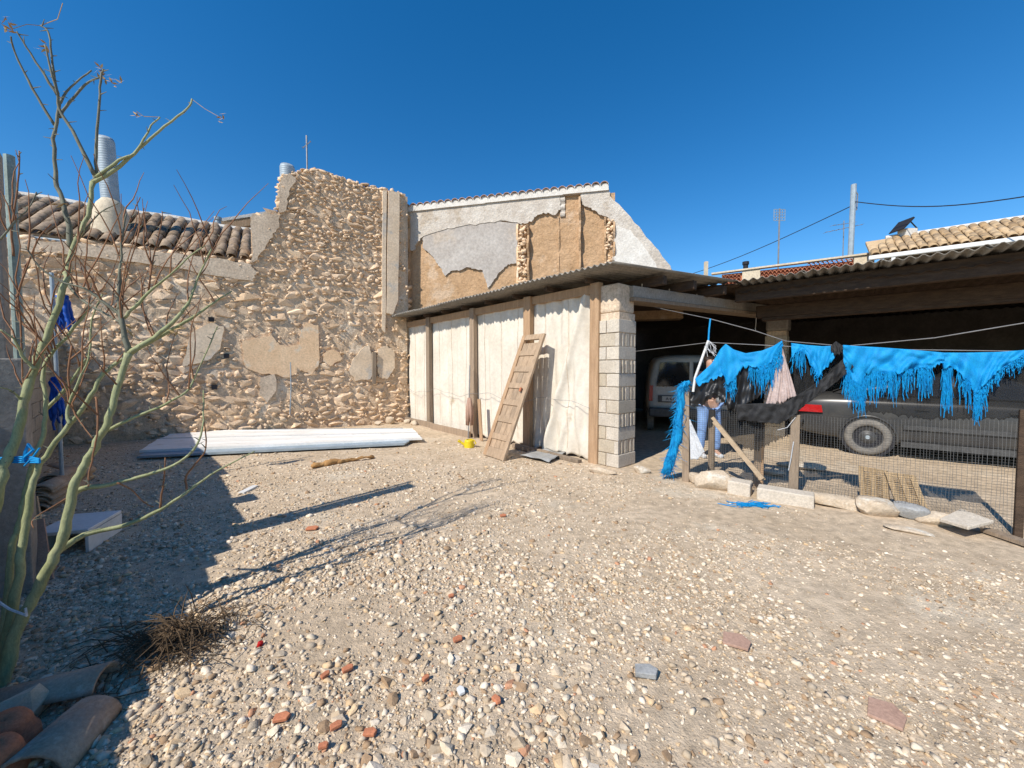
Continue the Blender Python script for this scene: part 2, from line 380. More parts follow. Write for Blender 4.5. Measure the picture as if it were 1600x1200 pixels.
PM = variant_meshes('loose_stone', RV, M_gravel)
for k, i in enumerate(big):
    o = place('loose_stone', PM[k % len(PM)], pos[i], (random.gauss(0, .2), random.gauss(0, .2), random.uniform(0, 6.28)), scl[i] * 1.12)
    tag(o, 'small angular limestone pebble lying among the yard gravel', 'stone', 'loose stones in the yard gravel')

# ------------------------------------------------------------ rubble stone wall
prof_px = [(-40, 366), (100, 374), (240, 390), (330, 402), (394, 412), (393, 337), (415, 333), (433, 330), (435, 300), (438, 277), (455, 270), (474, 265), (500, 262),
           (520, 272), (545, 281), (570, 289), (600, 296), (622, 300), (638, 304)]
WP = [WALL.sh(u, v) for u, v in prof_px]
WS0, WS1 = WP[0][0], WALL.sh(638, 400)[0]
outline = [(WS0, -.1)] + WP + [(WS1, -.1)]
def wtop(s):
    best = 0
    for (a, ha), (b, hb) in zip(WP[:-1], WP[1:]):
        if min(a, b) - 1e-6 <= s <= max(a, b) + 1e-6: best = max(best, ha + (hb - ha) * ((s - a) / (b - a) if abs(b - a) > 1e-6 else 0))
    return best
wall = thing('stone_wall', WALL.P(WALL.L / 2, 0, .3), 'tall weathered rubble stone wall with a broken stepped top', 'wall')
mb = MB(); step = .06; _m1 = waves(31, 12, 2, 8); _m2 = waves(32, 14, 8, 24)
ns = int((WS1 - WS0) / step); idx = {}
for i in range(ns):
    s = WS0 + (i + .5) * step; H = wtop(s); nh = max(1, int((H + .1) / step))
    for j in range(nh):
        q = []
        for di, dj in ((0, 0), (1, 0), (1, 1), (0, 1)):
            k = (i + di, j + dj)
            if k not in idx:
                ss = WS0 + k[0] * step; hh = -.1 + k[1] * step
                p = WALL.P(ss, hh, .012 - .03 * float(_m1(ss, hh)) - .02 * float(_m2(ss, hh))); idx[k] = len(mb.v); mb.v.append(tuple(p))
            q.append(idx[k])
        mb.f.append(tuple(q))
mb.build('mortar_face', M_mortar, wall)
core = MB().prism([WALL.P(s, h - (.03 if h > 0 else 0), .09) for s, h in outline], WALL.n * .42); core.build('wall_core', M_mortar_grey, wall)
# stones laid in rough courses
_zone = waves(33, 8, .5, 1.6)
zones = [([(400, 520), (495, 500), (500, 590), (470, 585), (430, 590), (395, 570)], -.6), ([(560, 520), (620, 530), (620, 600), (560, 600)], -.5)]
def zpoly(pxs): return [WALL.sh(u, v) for u, v in pxs]
plast = [zpoly([(378, 533), (408, 528), (424, 522), (432, 535), (447, 542), (468, 538), (470, 515), (480, 505), (497, 508), (498, 570), (487, 584), (470, 578), (452, 590), (430, 585), (405, 583), (385, 575), (380, 555)]),
         zpoly([(505, 552), (518, 546), (530, 552), (535, 560), (516, 572), (505, 565)]),
         zpoly([(552, 560), (565, 545), (575, 538), (580, 552), (583, 575), (578, 592), (555, 595), (545, 580)]),
         zpoly([(590, 545), (603, 540), (615, 548), (616, 575), (605, 592), (592, 590), (588, 570)]),
         zpoly([(300, 520), (330, 505), (350, 510), (345, 545), (330, 560), (300, 570), (285, 572)]),
         zpoly([(407, 590), (430, 585), (432, 610), (418, 630), (405, 615)])]
SM = variant_meshes('stone', RV_box, M_rubble)
stones = []; h = .03
while h < 6.6:
    ch = random.choice((.07, .09, .11, .13, .15, .19)) * random.uniform(.85, 1.15) * (1.15 if h < 1.2 else 1) * (.8 if h > 4.6 else 1); s = WS0 + random.uniform(0, .2)
    while s < WS1 - .02:
        w = ch * random.uniform(.8, 2.8)
        sc = s + w / 2; hc = h + ch / 2 + random.uniform(-.035, .035) + .03 * math.sin(sc * 1.7 + h * 3)
        if hc < wtop(sc) + .03 and not any(inpoly(sc, hc, P) for P in plast):
            z = float(_zone(sc, hc)) * 1.2 + (.35 if hc > 2.6 else -.02)
            for zp, a in (): pass
            sink = max(0., -z) * .10
            if sc > WALL.sh(598, 400)[0] and hc > 2.0: sink = .2
            stones.append((sc, hc, w * .5 * random.uniform(.98, 1.18), random.uniform(.06, .095), ch * .5 * random.uniform(.9, 1.25), sink))
        s += w * random.uniform(.98, 1.12)
    h += ch * .98
vis = [q for q in stones if q[5] < .05]; vis.sort(key=lambda q: -q[2] * q[4] * (1.25 if q[0] > WALL.sh(250, 500)[0] else 1))
RW = frame(WALL.e, WALL.n, Vector((0, 0, 1))); RWn = np.array(RW)
top300 = set(id(q) for q in vis[:300])
for k, q in enumerate(vis[:300]):
    place('stone', SM[k % len(SM)], WALL.P(q[0], q[1], .045 + q[5] - random.uniform(0, .03)), RW @ Matrix.Rotation(random.gauss(0, .22), 3, 'Y'), (q[2], q[3], q[4]), wall)
rs = [q for q in stones if id(q) not in top300]
pos = np.array([WALL.P(q[0], q[1], .045 + q[5] - random.uniform(0, .03))[:] for q in rs]); scl = np.array([[q[2], q[3], q[4]] for q in rs])
an = RNG.normal(0, .25, len(rs)); Ry = np.zeros((len(rs), 3, 3)); Ry[:, 0, 0] = np.cos(an); Ry[:, 0, 2] = np.sin(an); Ry[:, 1, 1] = 1; Ry[:, 2, 0] = -np.sin(an); Ry[:, 2, 2] = np.cos(an)
tag(join_rocks('small_stones', RV_box, pos, scl, RWn[None] @ Ry, M_rubble, wall), kind='stuff')
# small fill stones in the joints
n = 1500; ss = RNG.uniform(WS0, WS1 - .03, n); hh = RNG.uniform(0, 6.3, n)
ok = [i for i in range(n) if hh[i] < wtop(ss[i]) - .03 and not any(inpoly(ss[i], hh[i], P) for P in plast)]
pos = np.array([WALL.P(ss[i], hh[i], RNG.uniform(-.035, .02))[:] for i in ok]); sz = RNG.uniform(.018, .042, len(ok))
scl = np.stack([sz * RNG.uniform(.9, 1.9, len(ok)), sz, sz * RNG.uniform(.6, 1., len(ok))], 1)
tag(join_rocks('fill_stones', RV, pos, scl, RWn[None] @ rotz_tilt(len(ok), .4), M_rubble, wall), kind='stuff')
# loose stones crowning the broken top
n = 260; pos = []; sc_ = []
for i in range(n):
    s = random.uniform(WALL.sh(436, 400)[0], WS1 - .04) if i < 190 else random.uniform(WS0, WALL.sh(394, 400)[0]); r_ = random.uniform(.035, .085) * (1 if i < 190 else .5)
    pos.append(WALL.P(s, wtop(s) + random.uniform(-.06, .03), random.uniform(.0, .4))[:]); sc_.append((r_ * random.uniform(1, 1.6), r_, r_ * random.uniform(.5, .9)))
tag(join_rocks('crest_stones', RV, np.array(pos), np.array(sc_), rotz_tilt(n, .25), M_rubble, wall), kind='stuff')
def patch(name, poly, plane, m, parent, out, thick=.03, rnd=.02, sub=5, smooth=False):
    pts = []
    n = len(poly)
    for i in range(n):
        (x1, y1), (x2, y2) = poly[i], poly[(i + 1) % n]
        for k in range(sub):
            t = k / sub; j = rnd if k else rnd * .3
            pts.append((x1 + (x2 - x1) * t + random.uniform(-j, j), y1 + (y2 - y1) * t + random.uniform(-j, j)))
    return MB().prism([plane.P(x, y, -out) for x, y in pts], plane.n * thick).build(name, m, parent)
for i, P in enumerate(plast):
    patch('plaster_patch', P, WALL, [M_smooth_plaster, M_smooth_plaster, M_strip, M_strip, M_strip, M_mortar_grey][i], wall, .040 + .004 * i, .07)
# render strips at the wall's right end, grey skirts under the tiled roof, left arris
patch('render_strip', zpoly([(606, 300), (623, 302), (621, 470), (613, 492), (603, 490)]), WALL, M_strip, wall, .085, .1, .008)
patch('render_strip', zpoly([(597, 299), (603.5, 299), (601, 520), (596, 515)]), WALL, M_strip, wall, .07, .09, .012)
patch('render_patch', zpoly([(-30, 372), (100, 379), (240, 393), (330, 404), (393, 414), (400, 425), (396, 440), (330, 430), (240, 414), (100, 398), (-30, 386)]), WALL, M_mortar_grey, wall, .052, .1, .025)
patch('render_patch', zpoly([(394, 338), (420, 334), (440, 336), (432, 360), (420, 380), (402, 405), (392, 412)]), WALL, M_mortar_grey, wall, .05, .1, .04)
patch('render_patch', zpoly([(434, 302), (438, 279), (452, 272), (462, 280), (452, 300), (447, 330), (437, 334)]), WALL, M_mortar_grey, wall, .055, .1, .03)
# putlog holes as black blocks, hole shade put into the colour, and a stub of timber set in the plaster
q = WALL.px(584, 575, -.07); MB().beam(q + Vector((0, 0, -.42)), q + Vector((.02, 0, .42)), .09, .06, WALL.n, .2).build('embedded_post', M_wood, wall)
for u, v in ((330, 499), (354, 556), (335, 605)):
    MB().beam(WALL.px(u, v, -.06), WALL.px(u, v, -.02), .1, .1).build('putlog_hole_shade', M_ink, wall)
q0 = WALL.px(454, 566, -.09); q1 = WALL.px(453, 648, -.09); MB().tube([q0, (q0 + q1) / 2 + Vector((.02, 0, 0)), q1], .012, 6).build('wall_cable', M_galv, wall)

# ------------------------------------------------------------ tiled house behind the stone wall
def tile_mesh(name, L, r0, r1, m, th=.016, seg=7):
    mb = MB()
    for k, (a, b) in enumerate(((r0, r1), (r0 - th, r1 - th))):
        for y, r in ((0, a), (L, b)):
            for i in range(seg + 1):
                t = math.pi * (.02 + .96 * i / seg); mb.v.append((-math.cos(t) * r, y, math.sin(t) * r * .82))
    n = seg + 1
    for i in range(seg):
        mb.f += [(i, i + 1, n + i + 1, n + i), (2 * n + i, 3 * n + i, 3 * n + i + 1, 2 * n + i + 1), (i, 2 * n + i, 2 * n + i + 1, i + 1), (n + i, n + i + 1, 3 * n + i + 1, 3 * n + i)]
    mb.f += [(0, n, 3 * n, 2 * n), (seg, 2 * n + seg, 3 * n + seg, n + seg)]
    me = bpy.data.meshes.new(name); me.from_pydata(mb.v, [], mb.f); me.materials.append(m); me.shade_smooth(); return me
def tiled_roof(root, plane, s0, s1, h0, d0, run, rise, pitch, row, me, base_mat, clip=None):
    sl = Vector((plane.n.x * run, plane.n.y * run, rise)); Ls = sl.length; sl.normalize(); nz = plane.e.cross(sl); nz = nz if nz.z > 0 else -nz
    rot = frame(plane.e, sl, nz); b = plane.P(s0, h0, d0)
    MB().obox(b - nz * .10, plane.e * (s1 - s0), sl * Ls, nz * .085).build('roof_deck', base_mat, root)
    nc = int((s1 - s0) / pitch); nr = int(Ls / row)
    for c in range(nc):
        for r_ in range(nr):
            if clip and not clip(c / nc, r_ / nr): continue
            p = b + plane.e * (pitch * (c + .5) + random.uniform(-.012, .012)) + sl * (row * r_ - .06 + random.uniform(-.02, .02)) + nz * (.004 + random.uniform(0, .012))
            tilt = Matrix.Rotation(random.gauss(.045, .015), 3, 'X') @ Matrix.Rotation(random.gauss(0, .03), 3, 'Z')
            place('tile', me, p, rot @ tilt, (1, 1, 1), root)
    return b, sl, Ls, nz
house = thing('tiled_house', WALL.P(3, 0, 1.5), 'old house with mossy brown barrel tile roof behind the stone wall', 'house')
HS1 = WALL.sh(391, 400)[0] - .02
e0 = WALL.sh(60, 370, .2)[1]; e1 = WALL.sh(385, 407, .2)[1]; EH = (e0 + e1) / 2 + .05
MB().obox(WALL.P(WS0 - 1, 0, .53), WALL.e * (HS1 - WS0 + 1), WALL.n * .25, Vector((0, 0, EH - .16))).build('wall', M_cream, house)
TM = tile_mesh('tile', .42, .105, .088, M_tile)
b0, slv, Lsl, nzv = tiled_roof(house, WALL, WS0 - .3, HS1, EH, .18, 1.75, 1.15, .225, .25, TM, M_tile_dirty)
rp = b0 + slv * Lsl
MB().tube([rp + WALL.e * t + Vector((0, 0, .0 + .02 * math.sin(t * 3))) for t in np.linspace(0, HS1 - WS0 + .3, 24)], .10, 8).build('ridge_mortar', M_lime, house)
MB().obox(rp - Vector((0, 0, 3.5)), WALL.e * (HS1 - WS0 + .3), WALL.n * .2, Vector((0, 0, 3.42))).build('back_wall', M_cream, house)
g0, g1 = WALL.px(30, 368, .1), WALL.px(153, 381, .1)
MB().tube([g0 + Vector((0, 0, -.02)), g1 + Vector((0, 0, -.02))], .035, 8).build('gutter', M_galv, house)
MB().tube([g1 + Vector((-.1, 0, -.02)), g1 + Vector((-.1, 0, -.14))], .035, 8).build('gutter_outlet', M_white, house)
ch = WALL.px(174, 345, .75); chm = MB()
chm.lathe(ch + Vector((0, 0, -.35)), (0, 0, 1), [(0, .34), (.25, .29), (.5, .27), (.68, .22), (.80, .13), (.82, 0)], 14)
hood = chm.build('chimney_hood', M_cream, house, smooth=True)
def spiral_pipe(base, H, r, lean=(0, 0)):
    prof = []
    n = int(H / .05)
    for i in range(n + 1): prof += [(i * .05, r), (i * .05 + .012, r * 1.022), (i * .05 + .024, r)]
    prof += [(H + .05, r * .9), (H - .2, r * .85)]
    return MB().lathe(base, (lean[0], lean[1], 1), prof, 18)
pt = WALL.px(168, 218, .75); spiral_pipe(ch + Vector((0, 0, .38)), pt.z - ch.z - .40, .145, (-.05, 0)).build('flue_pipe', M_galv, house, smooth=True)
# second flue, small pipe and the far roof corner seen beside the tall wall
h2 = thing('far_house', WALL.P(5.5, 0, 4.6), 'far house corner with open eave showing beside the tall wall', 'house')
a = WALL.px(343, 345, 3.6); b = WALL.px(400, 336, 3.6)
MB().obox(Vector((a.x, a.y, 0)) + WALL.n * .3 + WALL.e * .25, WALL.e * ((b - a).length + .8), WALL.n * 2.5, Vector((0, 0, a.z - .1))).build('wall', M_adobe, h2)
MB().obox(a + Vector((0, 0, -.02)), (b - a) * 1.6, WALL.n * 3.2, Vector((0, 0, .09))).build('roof', M_lime, h2)
MB().obox(a + WALL.e * .15 + Vector((0, 0, -.22)), (b - a) * 1.4, WALL.n * .15, Vector((0, 0, .19))).build('eave_beam', M_wood_warm, h2)
q = WALL.px(341, 358, 3.0); MB().lathe(Vector((q.x, q.y, 3.2)), (0, 0, 1), [(0, .07), (q.z + .25 - 3.2, .07), (q.z + .25 - 3.2, .09), (q.z + .33 - 3.2, .09), (q.z + .33 - 3.2, 0)], 12).build('vent_pipe', M_galv, h2)
q = WALL.px(449, 262, .8)
o = tag(spiral_pipe(Vector((q.x, q.y, 4.6)), q.z - 4.6, .17).build('flue_pipe', M_galv, None, smooth=True), 'galvanised spiral flue pipe rising behind the tall stone wall', 'pipe')
def antenna(name, base, H, label, bars, grp=None):
    t = thing(name, base, label, 'antenna', grp); base = Vector(base)
    MB().tube([base, base + Vector((0, 0, H))], .018, 6).build('mast', M_steel, t)
    for (z, L, ax, nel, ew) in bars:
        ax = Vector(ax).normalized(); c = base + Vector((0, 0, z)); mb = MB().tube([c - ax * L / 2, c + ax * L / 2], .010, 5)
        pr = Vector((-ax.y, ax.x, 0)).normalized()
        for i in range(nel):
            p = c + ax * L * (i / max(1, nel - 1) - .5); w = ew * (1 - .4 * i / nel); mb.tube([p - pr * w, p + pr * w], .006, 4)
        mb.build('aerial', M_steel, t)
    return t
q = WALL.px(480, 262, .3); ztop = WALL.px(480, 212, .3).z
antenna('antenna', q + Vector((0, 0, -.1)), ztop - q.z + .1, 'thin rusty aerial mast standing on the broken stone wall', [(ztop - q.z - .12, .25, (.5, .1, .5), 3, .05)])

# ------------------------------------------------------------ plastered gable wall
gable = thing('gable_wall', GAB.P(3, 0, .3), 'ruined plastered gable wall with tan and grey patches', 'wall')
def gp(pxs, d=0.): return [GAB.sh(u, v, d) for u, v in pxs]
gt = gp([(612, 328), (640, 325), (700, 318), (760, 311), (820, 304), (880, 297), (950, 290), (952, 307), (985, 340), (1015, 378), (1048, 418)])
SG = gt[-1][0]; cut = GAB.sh(985, 500)[0]
outl = [(gt[0][0], 0)] + gt + [(SG + .3, 3.3), (SG + .3, 2.7), (cut, 2.7), (cut, 0)]
MB().prism([GAB.P(x, y) for x, y in outl], GAB.n * .4).build('adobe_wall', M_adobe, gable)
# undulating adobe skin
_a1 = waves(41, 10, 1, 4); _a2 = waves(42, 12, 5, 14)
L0 = gt[0][0]; L1 = GAB.sh(960, 400)[0]; hl = gt[0][1] - .75
mb = MB().grid(lambda u, v: GAB.P(L0 + (L1 - L0) * u, 2.6 + (hl + .55 - 2.6) * v, -.02 - .022 * float(_a1(u * 6, v * 4)) - .012 * float(_a2(u * 6, v * 4))), 90, 44); mb.build('adobe_skin', M_adobe, gable, smooth=True)
patch('rough_band', gp([(636, 328), (700, 322), (760, 315), (820, 308), (874, 302), (876, 330), (868, 338), (850, 334), (838, 340), (832, 348), (815, 352), (790, 346), (760, 350), (720, 356), (690, 362), (665, 370), (655, 378), (648, 392), (636, 392)]), GAB, M_white_rough, gable, .085, .1, .03)
patch('rough_band', gp([(906, 300), (950, 294), (953, 308), (985, 341), (1016, 379), (1047, 417), (1050, 440), (1020, 440), (953, 440), (958, 400), (960, 352), (950, 342), (935, 336), (920, 326), (910, 322)]), GAB, M_white_rough, gable, .09, .12, .02)
patch('grey_plaster', gp([(663, 366), (690, 358), (720, 353), (750, 350), (780, 347), (811, 350), (808, 412), (795, 414), (783, 425), (775, 436), (768, 446), (763, 450), (758, 435), (755, 423), (740, 421), (732, 418), (722, 423), (707, 424), (697, 432), (690, 420), (682, 408), (672, 396), (662, 388)]), GAB, M_grey_plaster, gable, .07, .05, .02)
patch('pale_render', gp([(962, 354), (985, 362), (1012, 395), (1030, 425), (1030, 445), (960, 445)]), GAB, M_lime, gable, .10, .05, .02)
cop = gp([(634, 325), (700, 317), (760, 310), (820, 303.5), (880, 296.5), (951, 289.5)])
for i in range(len(cop) - 1):
    (x1, y1), (x2, y2) = cop[i], cop[i + 1]
    MB().hexa([GAB.P(x1, y1 - .17, -.13), GAB.P(x2, y2 - .17 - .012 * (i % 2), -.13), GAB.P(x2, y2 - .17, .35), GAB.P(x1, y1 - .17, .35), GAB.P(x1, y1, -.13), GAB.P(x2, y2, -.13), GAB.P(x2, y2, .35), GAB.P(x1, y1, .35)]).build('coping', M_lime, gable)
VT = tile_mesh('verge_tile', .45, .095, .08, M_tilepink); nt_ = 27
for i in range(nt_):
    t = (i + .5) / nt_; x = cop[0][0] + (cop[-1][0] - cop[0][0]) * t; y = cop[0][1] + (cop[-1][1] - cop[0][1]) * t
    place('verge_tile', VT, GAB.P(x, y - .035, -.17 + random.uniform(0, .02)), frame(GAB.e, GAB.n, Vector((0, 0, 1))) @ Matrix.Rotation(.12, 3, 'X'), (1, 1, 1), gable)
# vertical scars: broken wall stubs filled with rubble, thin fins of plaster left standing
def scar(u0, u1, v0, v1, depth):
    (s0, h1), (s1, h0) = GAB.sh(u0, v0), GAB.sh(u1, v1); pos = []; sc_ = []
    n = int((s1 - s0 + .05) * (h1 - h0) / .004)
    for i in range(n):
        pos.append(GAB.P(random.uniform(s0, s1), random.uniform(h0, h1), -random.uniform(.0, depth))[:]); a = random.uniform(.035, .075); sc_.append((a * 1.3, a, a * .8))
    RG = np.array(frame(GAB.e, GAB.n, Vector((0, 0, 1))))
    tag(join_rocks('broken_masonry', RV_box, np.array(pos), np.array(sc_), RG[None] @ rotz_tilt(n, .25), M_rubble, gable), kind='stuff')
def fin(u, v0, v1, out, th=.05, m=None, lean=0.):
    (s0, h1), (s1, h0) = GAB.sh(u, v0), GAB.sh(u + lean, v1); mb = MB(); n = 14; pr = []
    for k in range(n + 1):
        t = k / n; o_ = out * (.35 + .65 * abs(math.sin(t * 9 + u))) * (1 - .25 * t); pr.append((s0 + (s1 - s0) * t + random.uniform(-.008, .008), h1 + (h0 - h1) * t, o_))
    for (a, b) in zip(pr[:-1], pr[1:]):
        mb.hexa([GAB.P(b[0], b[1], -b[2]), GAB.P(b[0] + th, b[1], -b[2]), GAB.P(b[0] + th, b[1], .02), GAB.P(b[0], b[1], .02), GAB.P(a[0], a[1], -a[2]), GAB.P(a[0] + th, a[1], -a[2]), GAB.P(a[0] + th, a[1], .02), GAB.P(a[0], a[1], .02)])
    mb.build('plaster_fin', m or M_adobe, gable)
scar(811, 823, 352, 455, .09); fin(808, 352, 456, .12, .05, M_smooth_plaster); fin(825, 355, 454, .22, .05)
scar(948, 957, 345, 432, .08); fin(944, 343, 430, .16, .05); fin(958, 347, 430, .18, .05)
fin(872, 340, 448, .07, .04); fin(876, 306, 340, .10, .12, M_white_rough); fin(905, 310, 440, .24, .05)
scar(626, 641, 330, 482, .55)
s_, h_ = GAB.sh(633, 400); fin(640, 340, 470, .30, .07)

# ------------------------------------------------------------ canvas-fronted shed, block pillars, carport
shed = thing('canvas_shed', FAC.P(LF / 2, 0), 'low lean-to shed with old white canvas walls and timber posts', 'shed')
pu = [(623, 655), (672, 667), (741, 686), (826, 706), (931, 724)]
ps = [FAC.sh(u, 560)[0] for u, v in pu]
PW = [.13, .15, .15, .17, .17]
for i, s in enumerate(ps):
    zt = EAVE - .12; jx = random.uniform(-.02, .02)
    mb = MB().beam(FAC.P(s, -.15, -.02), FAC.P(s + jx, zt, -.02), PW[i], .11, FAC.n, .06)
    mb.build('post', M_wood if i in (0, 1, 2) else M_wood_warm, shed, bevel=.012)
_f = waves(51, 7, .8, 2.5)
for i in range(4):
    s0, s1 = ps[i] + .02, ps[i + 1] - .02; W = s1 - s0; ph = random.uniform(0, 6)
    def fn(u, v, s0=s0, W=W, ph=ph, i=i):
        h = .03 + (EAVE - .2) * v; s = s0 + W * u; edge = min(1, 8 * u, 8 * (1 - u))
        slack = math.sin(math.pi * min(1, v * 1.4)) * .5 + .5
        fold = .022 * math.sin(s * 17 + ph + 2.2 * math.sin(h * 1.3)) + .02 * float(_f(s * 3, h * .8)) + .012 * math.sin(s * 31 + h * 2)
        if i == 3:                                    # the last panel hangs slack in long diagonal folds
            q = u - .28 - .62 * v ** 1.1; fold += .13 * math.exp(-(q / .045) ** 2) * (1 - .6 * v) + .09 * math.exp(-((q - .2) / .04) ** 2) * max(0, 1 - 1.5 * v) + .035 * math.sin(q * 24) * max(0, .8 - v)
        sag = .03 * math.exp(-h * 6) * math.sin(s * 26 + 1)
        return FAC.P(s, h + sag, .06 - edge * (fold * (slack if i < 3 else 1) + .012))
    cv = MB().grid(fn, 70, 60).build('canvas', M_canvas, shed, smooth=True, solid=.004)
    for k in range(3 if i < 3 else 2):                # sewn seams
        t = (k + .6) / (3.2 if i < 3 else 2.6)
        MB().tube([Vector(fn(t + .004 * math.sin(j), j / 24)) - FAC.n * .006 for j in range(1, 25)], .0045, 4).build('seam', M_mortar_grey, cv)
for v0, col in ((1.02, 0),):
    MB().tube([FAC.P(LF * t, .92 + .05 * math.sin(t * 23) + .02 * math.sin(t * 61), -.09) for t in np.linspace(0, 1, 60)], .004, 4).build('tie_wire', M_steel, shed)
MB().beam(FAC.P(-.15, EAVE - .2, .03), FAC.P(LF + .1, EAVE - .2, .03), .1, .14, (0, 0, 1), .05).build('head_beam', M_wood_warm, shed)
MB().beam(FAC.P(ps[0], .07, -.1), FAC.P(ps[1] + .3, .07, -.12), .05, .15).build('base_plank', M_wood, shed, bevel=.006)
MB().beam(FAC.P(ps[1] + .3, .06, -.16), FAC.P(ps[2] + .05, .05, -.16), .05, .15).build('base_plank', M_wood, shed, bevel=.006)
MB().beam(FAC.P(ps[3] - .2, .05, -.20), FAC.P(ps[3] + .75, .05, -.24), .07, .08, (0, 0, 1), .1).build('base_plank', M_wood, shed, bevel=.006)
MB().beam(FAC.P(ps[3] + .6, .05, -.22), FAC.P(ps[4] - .12, .03, -.22), .09, .06, (0, 0, 1), .1).build('base_plank', M_wood, shed, bevel=.006)
for s in np.linspace(ps[0] + .2, LF, 9):              # sagging lagging under the eave
    MB().beam(FAC.P(s, EAVE - .09, -.2), FAC.P(s, EAVE - .05, .8), .05, .07).build('rafter', M_beam, shed)
def corrugated(name, c, m, parent, wl=.12, amp=.022, nv=6):
    c = [Vector(x) for x in c]; n = max(6, int((c[1] - c[0]).length / wl * 6))
    def f(u, v):
        a = c[0].lerp(c[1], u); b = c[3].lerp(c[2], u); p = a.lerp(b, v); return p + Vector((0, 0, amp * math.sin((c[1] - c[0]).length * u / wl * 6.283)))
    return MB().grid(f, n, nv).build(name, m, parent, smooth=True, solid=.007)
# lean-to roof in sheets, running back to the walls behind
def backlim(s):
    p = FAC.P(s, 0); d = 2.35
    for pl, o_ in ((WALL, -.05), (GAB, -.03)):
        k = FAC.n.dot(pl.n)
        if k > .05: d = min(d, ((pl.a + pl.n * o_ - p).dot(pl.n)) / k)
    return max(.12, d)
E1 = onp(1153, 440, (0, 0, EAVE + .05), Vector((0, 0, 1)))
sR = (onp(992, 419, (0, 0, EAVE + .03), Vector((0, 0, 1))) - FAC.a).dot(FAC.e)
eR = (E1 - FAC.a).dot(FAC.e); dR = (E1 - FAC.a).dot(FAC.n)
cuts = list(np.linspace(-.25, sR, 8))
for i in range(7):
    a, b = cuts[i], cuts[i + 1] + .04; da, db = backlim(a), backlim(b); b2 = b
    if i == 6: b2, db = eR, dR
    a2 = a
    if i == 6: da = min(da, dR)
    z = .012 * (i % 2)
    corrugated('roof_sheet', [FAC.P(a, EAVE + z, -.46 - random.uniform(0, .03)), FAC.P(b, EAVE + z, -.46), FAC.P(b2, EAVE + .06 + z, db), FAC.P(a2, EAVE + .06 + z, da)], M_cement_sheet, shed, .105, .02)

def pillar(name, o, ex, ey, W, D, H, label, sub=.2):
    t = thing(name, Vector((o.x, o.y, 0)) + ex * W / 2 + ey * D / 2, label, 'pillar'); n = int(H / sub); g = .012
    MB().obox(Vector((o.x, o.y, -.1)) + ex * .02 + ey * .02, ex * (W - .04), ey * (D - .04), Vector((0, 0, H + .1))).build('mortar_core', M_mortar_grey, t)
    for k in range(n):
        z0 = k * sub + .004; hh = sub - g
        jx = random.uniform(-.008, .008); jy = random.uniform(-.008, .008)
        b = Vector((o.x, o.y, z0)) + ex * jx + ey * jy
        if k % 2 == 0:
            for j in range(2):
                w = W / 2 - g / 2
                MB().obox(b + ex * (j * (w + g)), ex * w, ey * D, Vector((0, 0, hh))).build('block', M_block, t, bevel=.006)
        else:
            MB().obox(b, ex * (W - .07), ey * (D / 2 - g), Vector((0, 0, hh))).build('block', M_block, t, bevel=.006)
            MB().obox(b + ey * D / 2, ex * (W - .07), ey * (D / 2 - g), Vector((0, 0, hh))).build('block', M_block, t, bevel=.006)
            for a_ in (.0, .21, .405, .50, .71, .905):   # webs of the open block ends
                MB().obox(b + ex * (W - .068) + ey * D * a_, ex * .066, ey * D * .07, Vector((0, 0, hh))).build('block_web', M_block, t)
    return t
PC = G(966, 732); pe = FAC.e; pn = FAC.n
p1o = PC - pe * .44
pillar('block_pillar', p1o, pe, pn, .44, .46, 2.3, 'pale hollow concrete block pillar at the corner of the canvas shed')
MB().obox(Vector((p1o.x, p1o.y, 2.3)) - pe * .0 + pn * .02, pe * .43, pn * .44, Vector((0, 0, EAVE - .22 - 2.3)))
capm = MB(); _c = waves(61, 8, 3, 9)
for k in range(4):
    pass
capm.obox(Vector((p1o.x, p1o.y, 2.305)) + pe * .015 + pn * .015, pe * .40, pn * .42, Vector((0, 0, .42)))
tag(capm.build('pillar_head', M_mortar_grey, None, bevel=.03), 'lumpy mortar head capping the corner block pillar under the eave', 'masonry')

carport = thing('carport', at(1400, 700, 7.5), 'dark open carport with corrugated roof and heavy old beams', 'carport')
E2 = onp(1600, 380, (0, 0, EAVE + .05), Vector((0, 0, 1))); EP = VPlane(E1, E2)
far_p = at(1197, 480, 8.55); far_p.z = 0
LE = 9.0; nsh = 10  # roof carried past the frame to keep light out of the carport
for i in range(nsh):
    a = -.05 + LE * i / nsh; b = LE * (i + 1) / nsh + .05; z = .05 + .012 * (i % 2)
    corrugated('roof_sheet', [EP.P(a, EAVE + z, -.06 - random.uniform(0, .04)), EP.P(b, EAVE + z, -.06), EP.P(b, EAVE + z + .02, 7.2), EP.P(a, EAVE + z + .02, 7.2)], M_cement_sheet, carport, .125, .02, 3)
    corrugated('under_sheet', [EP.P(a, EAVE - .16 + z, .22), EP.P(b, EAVE - .16 + z, .22), EP.P(b, EAVE + z - .1, 7.2), EP.P(a, EAVE + z - .1, 7.2)], M_beam, carport, .15, .015, 3)
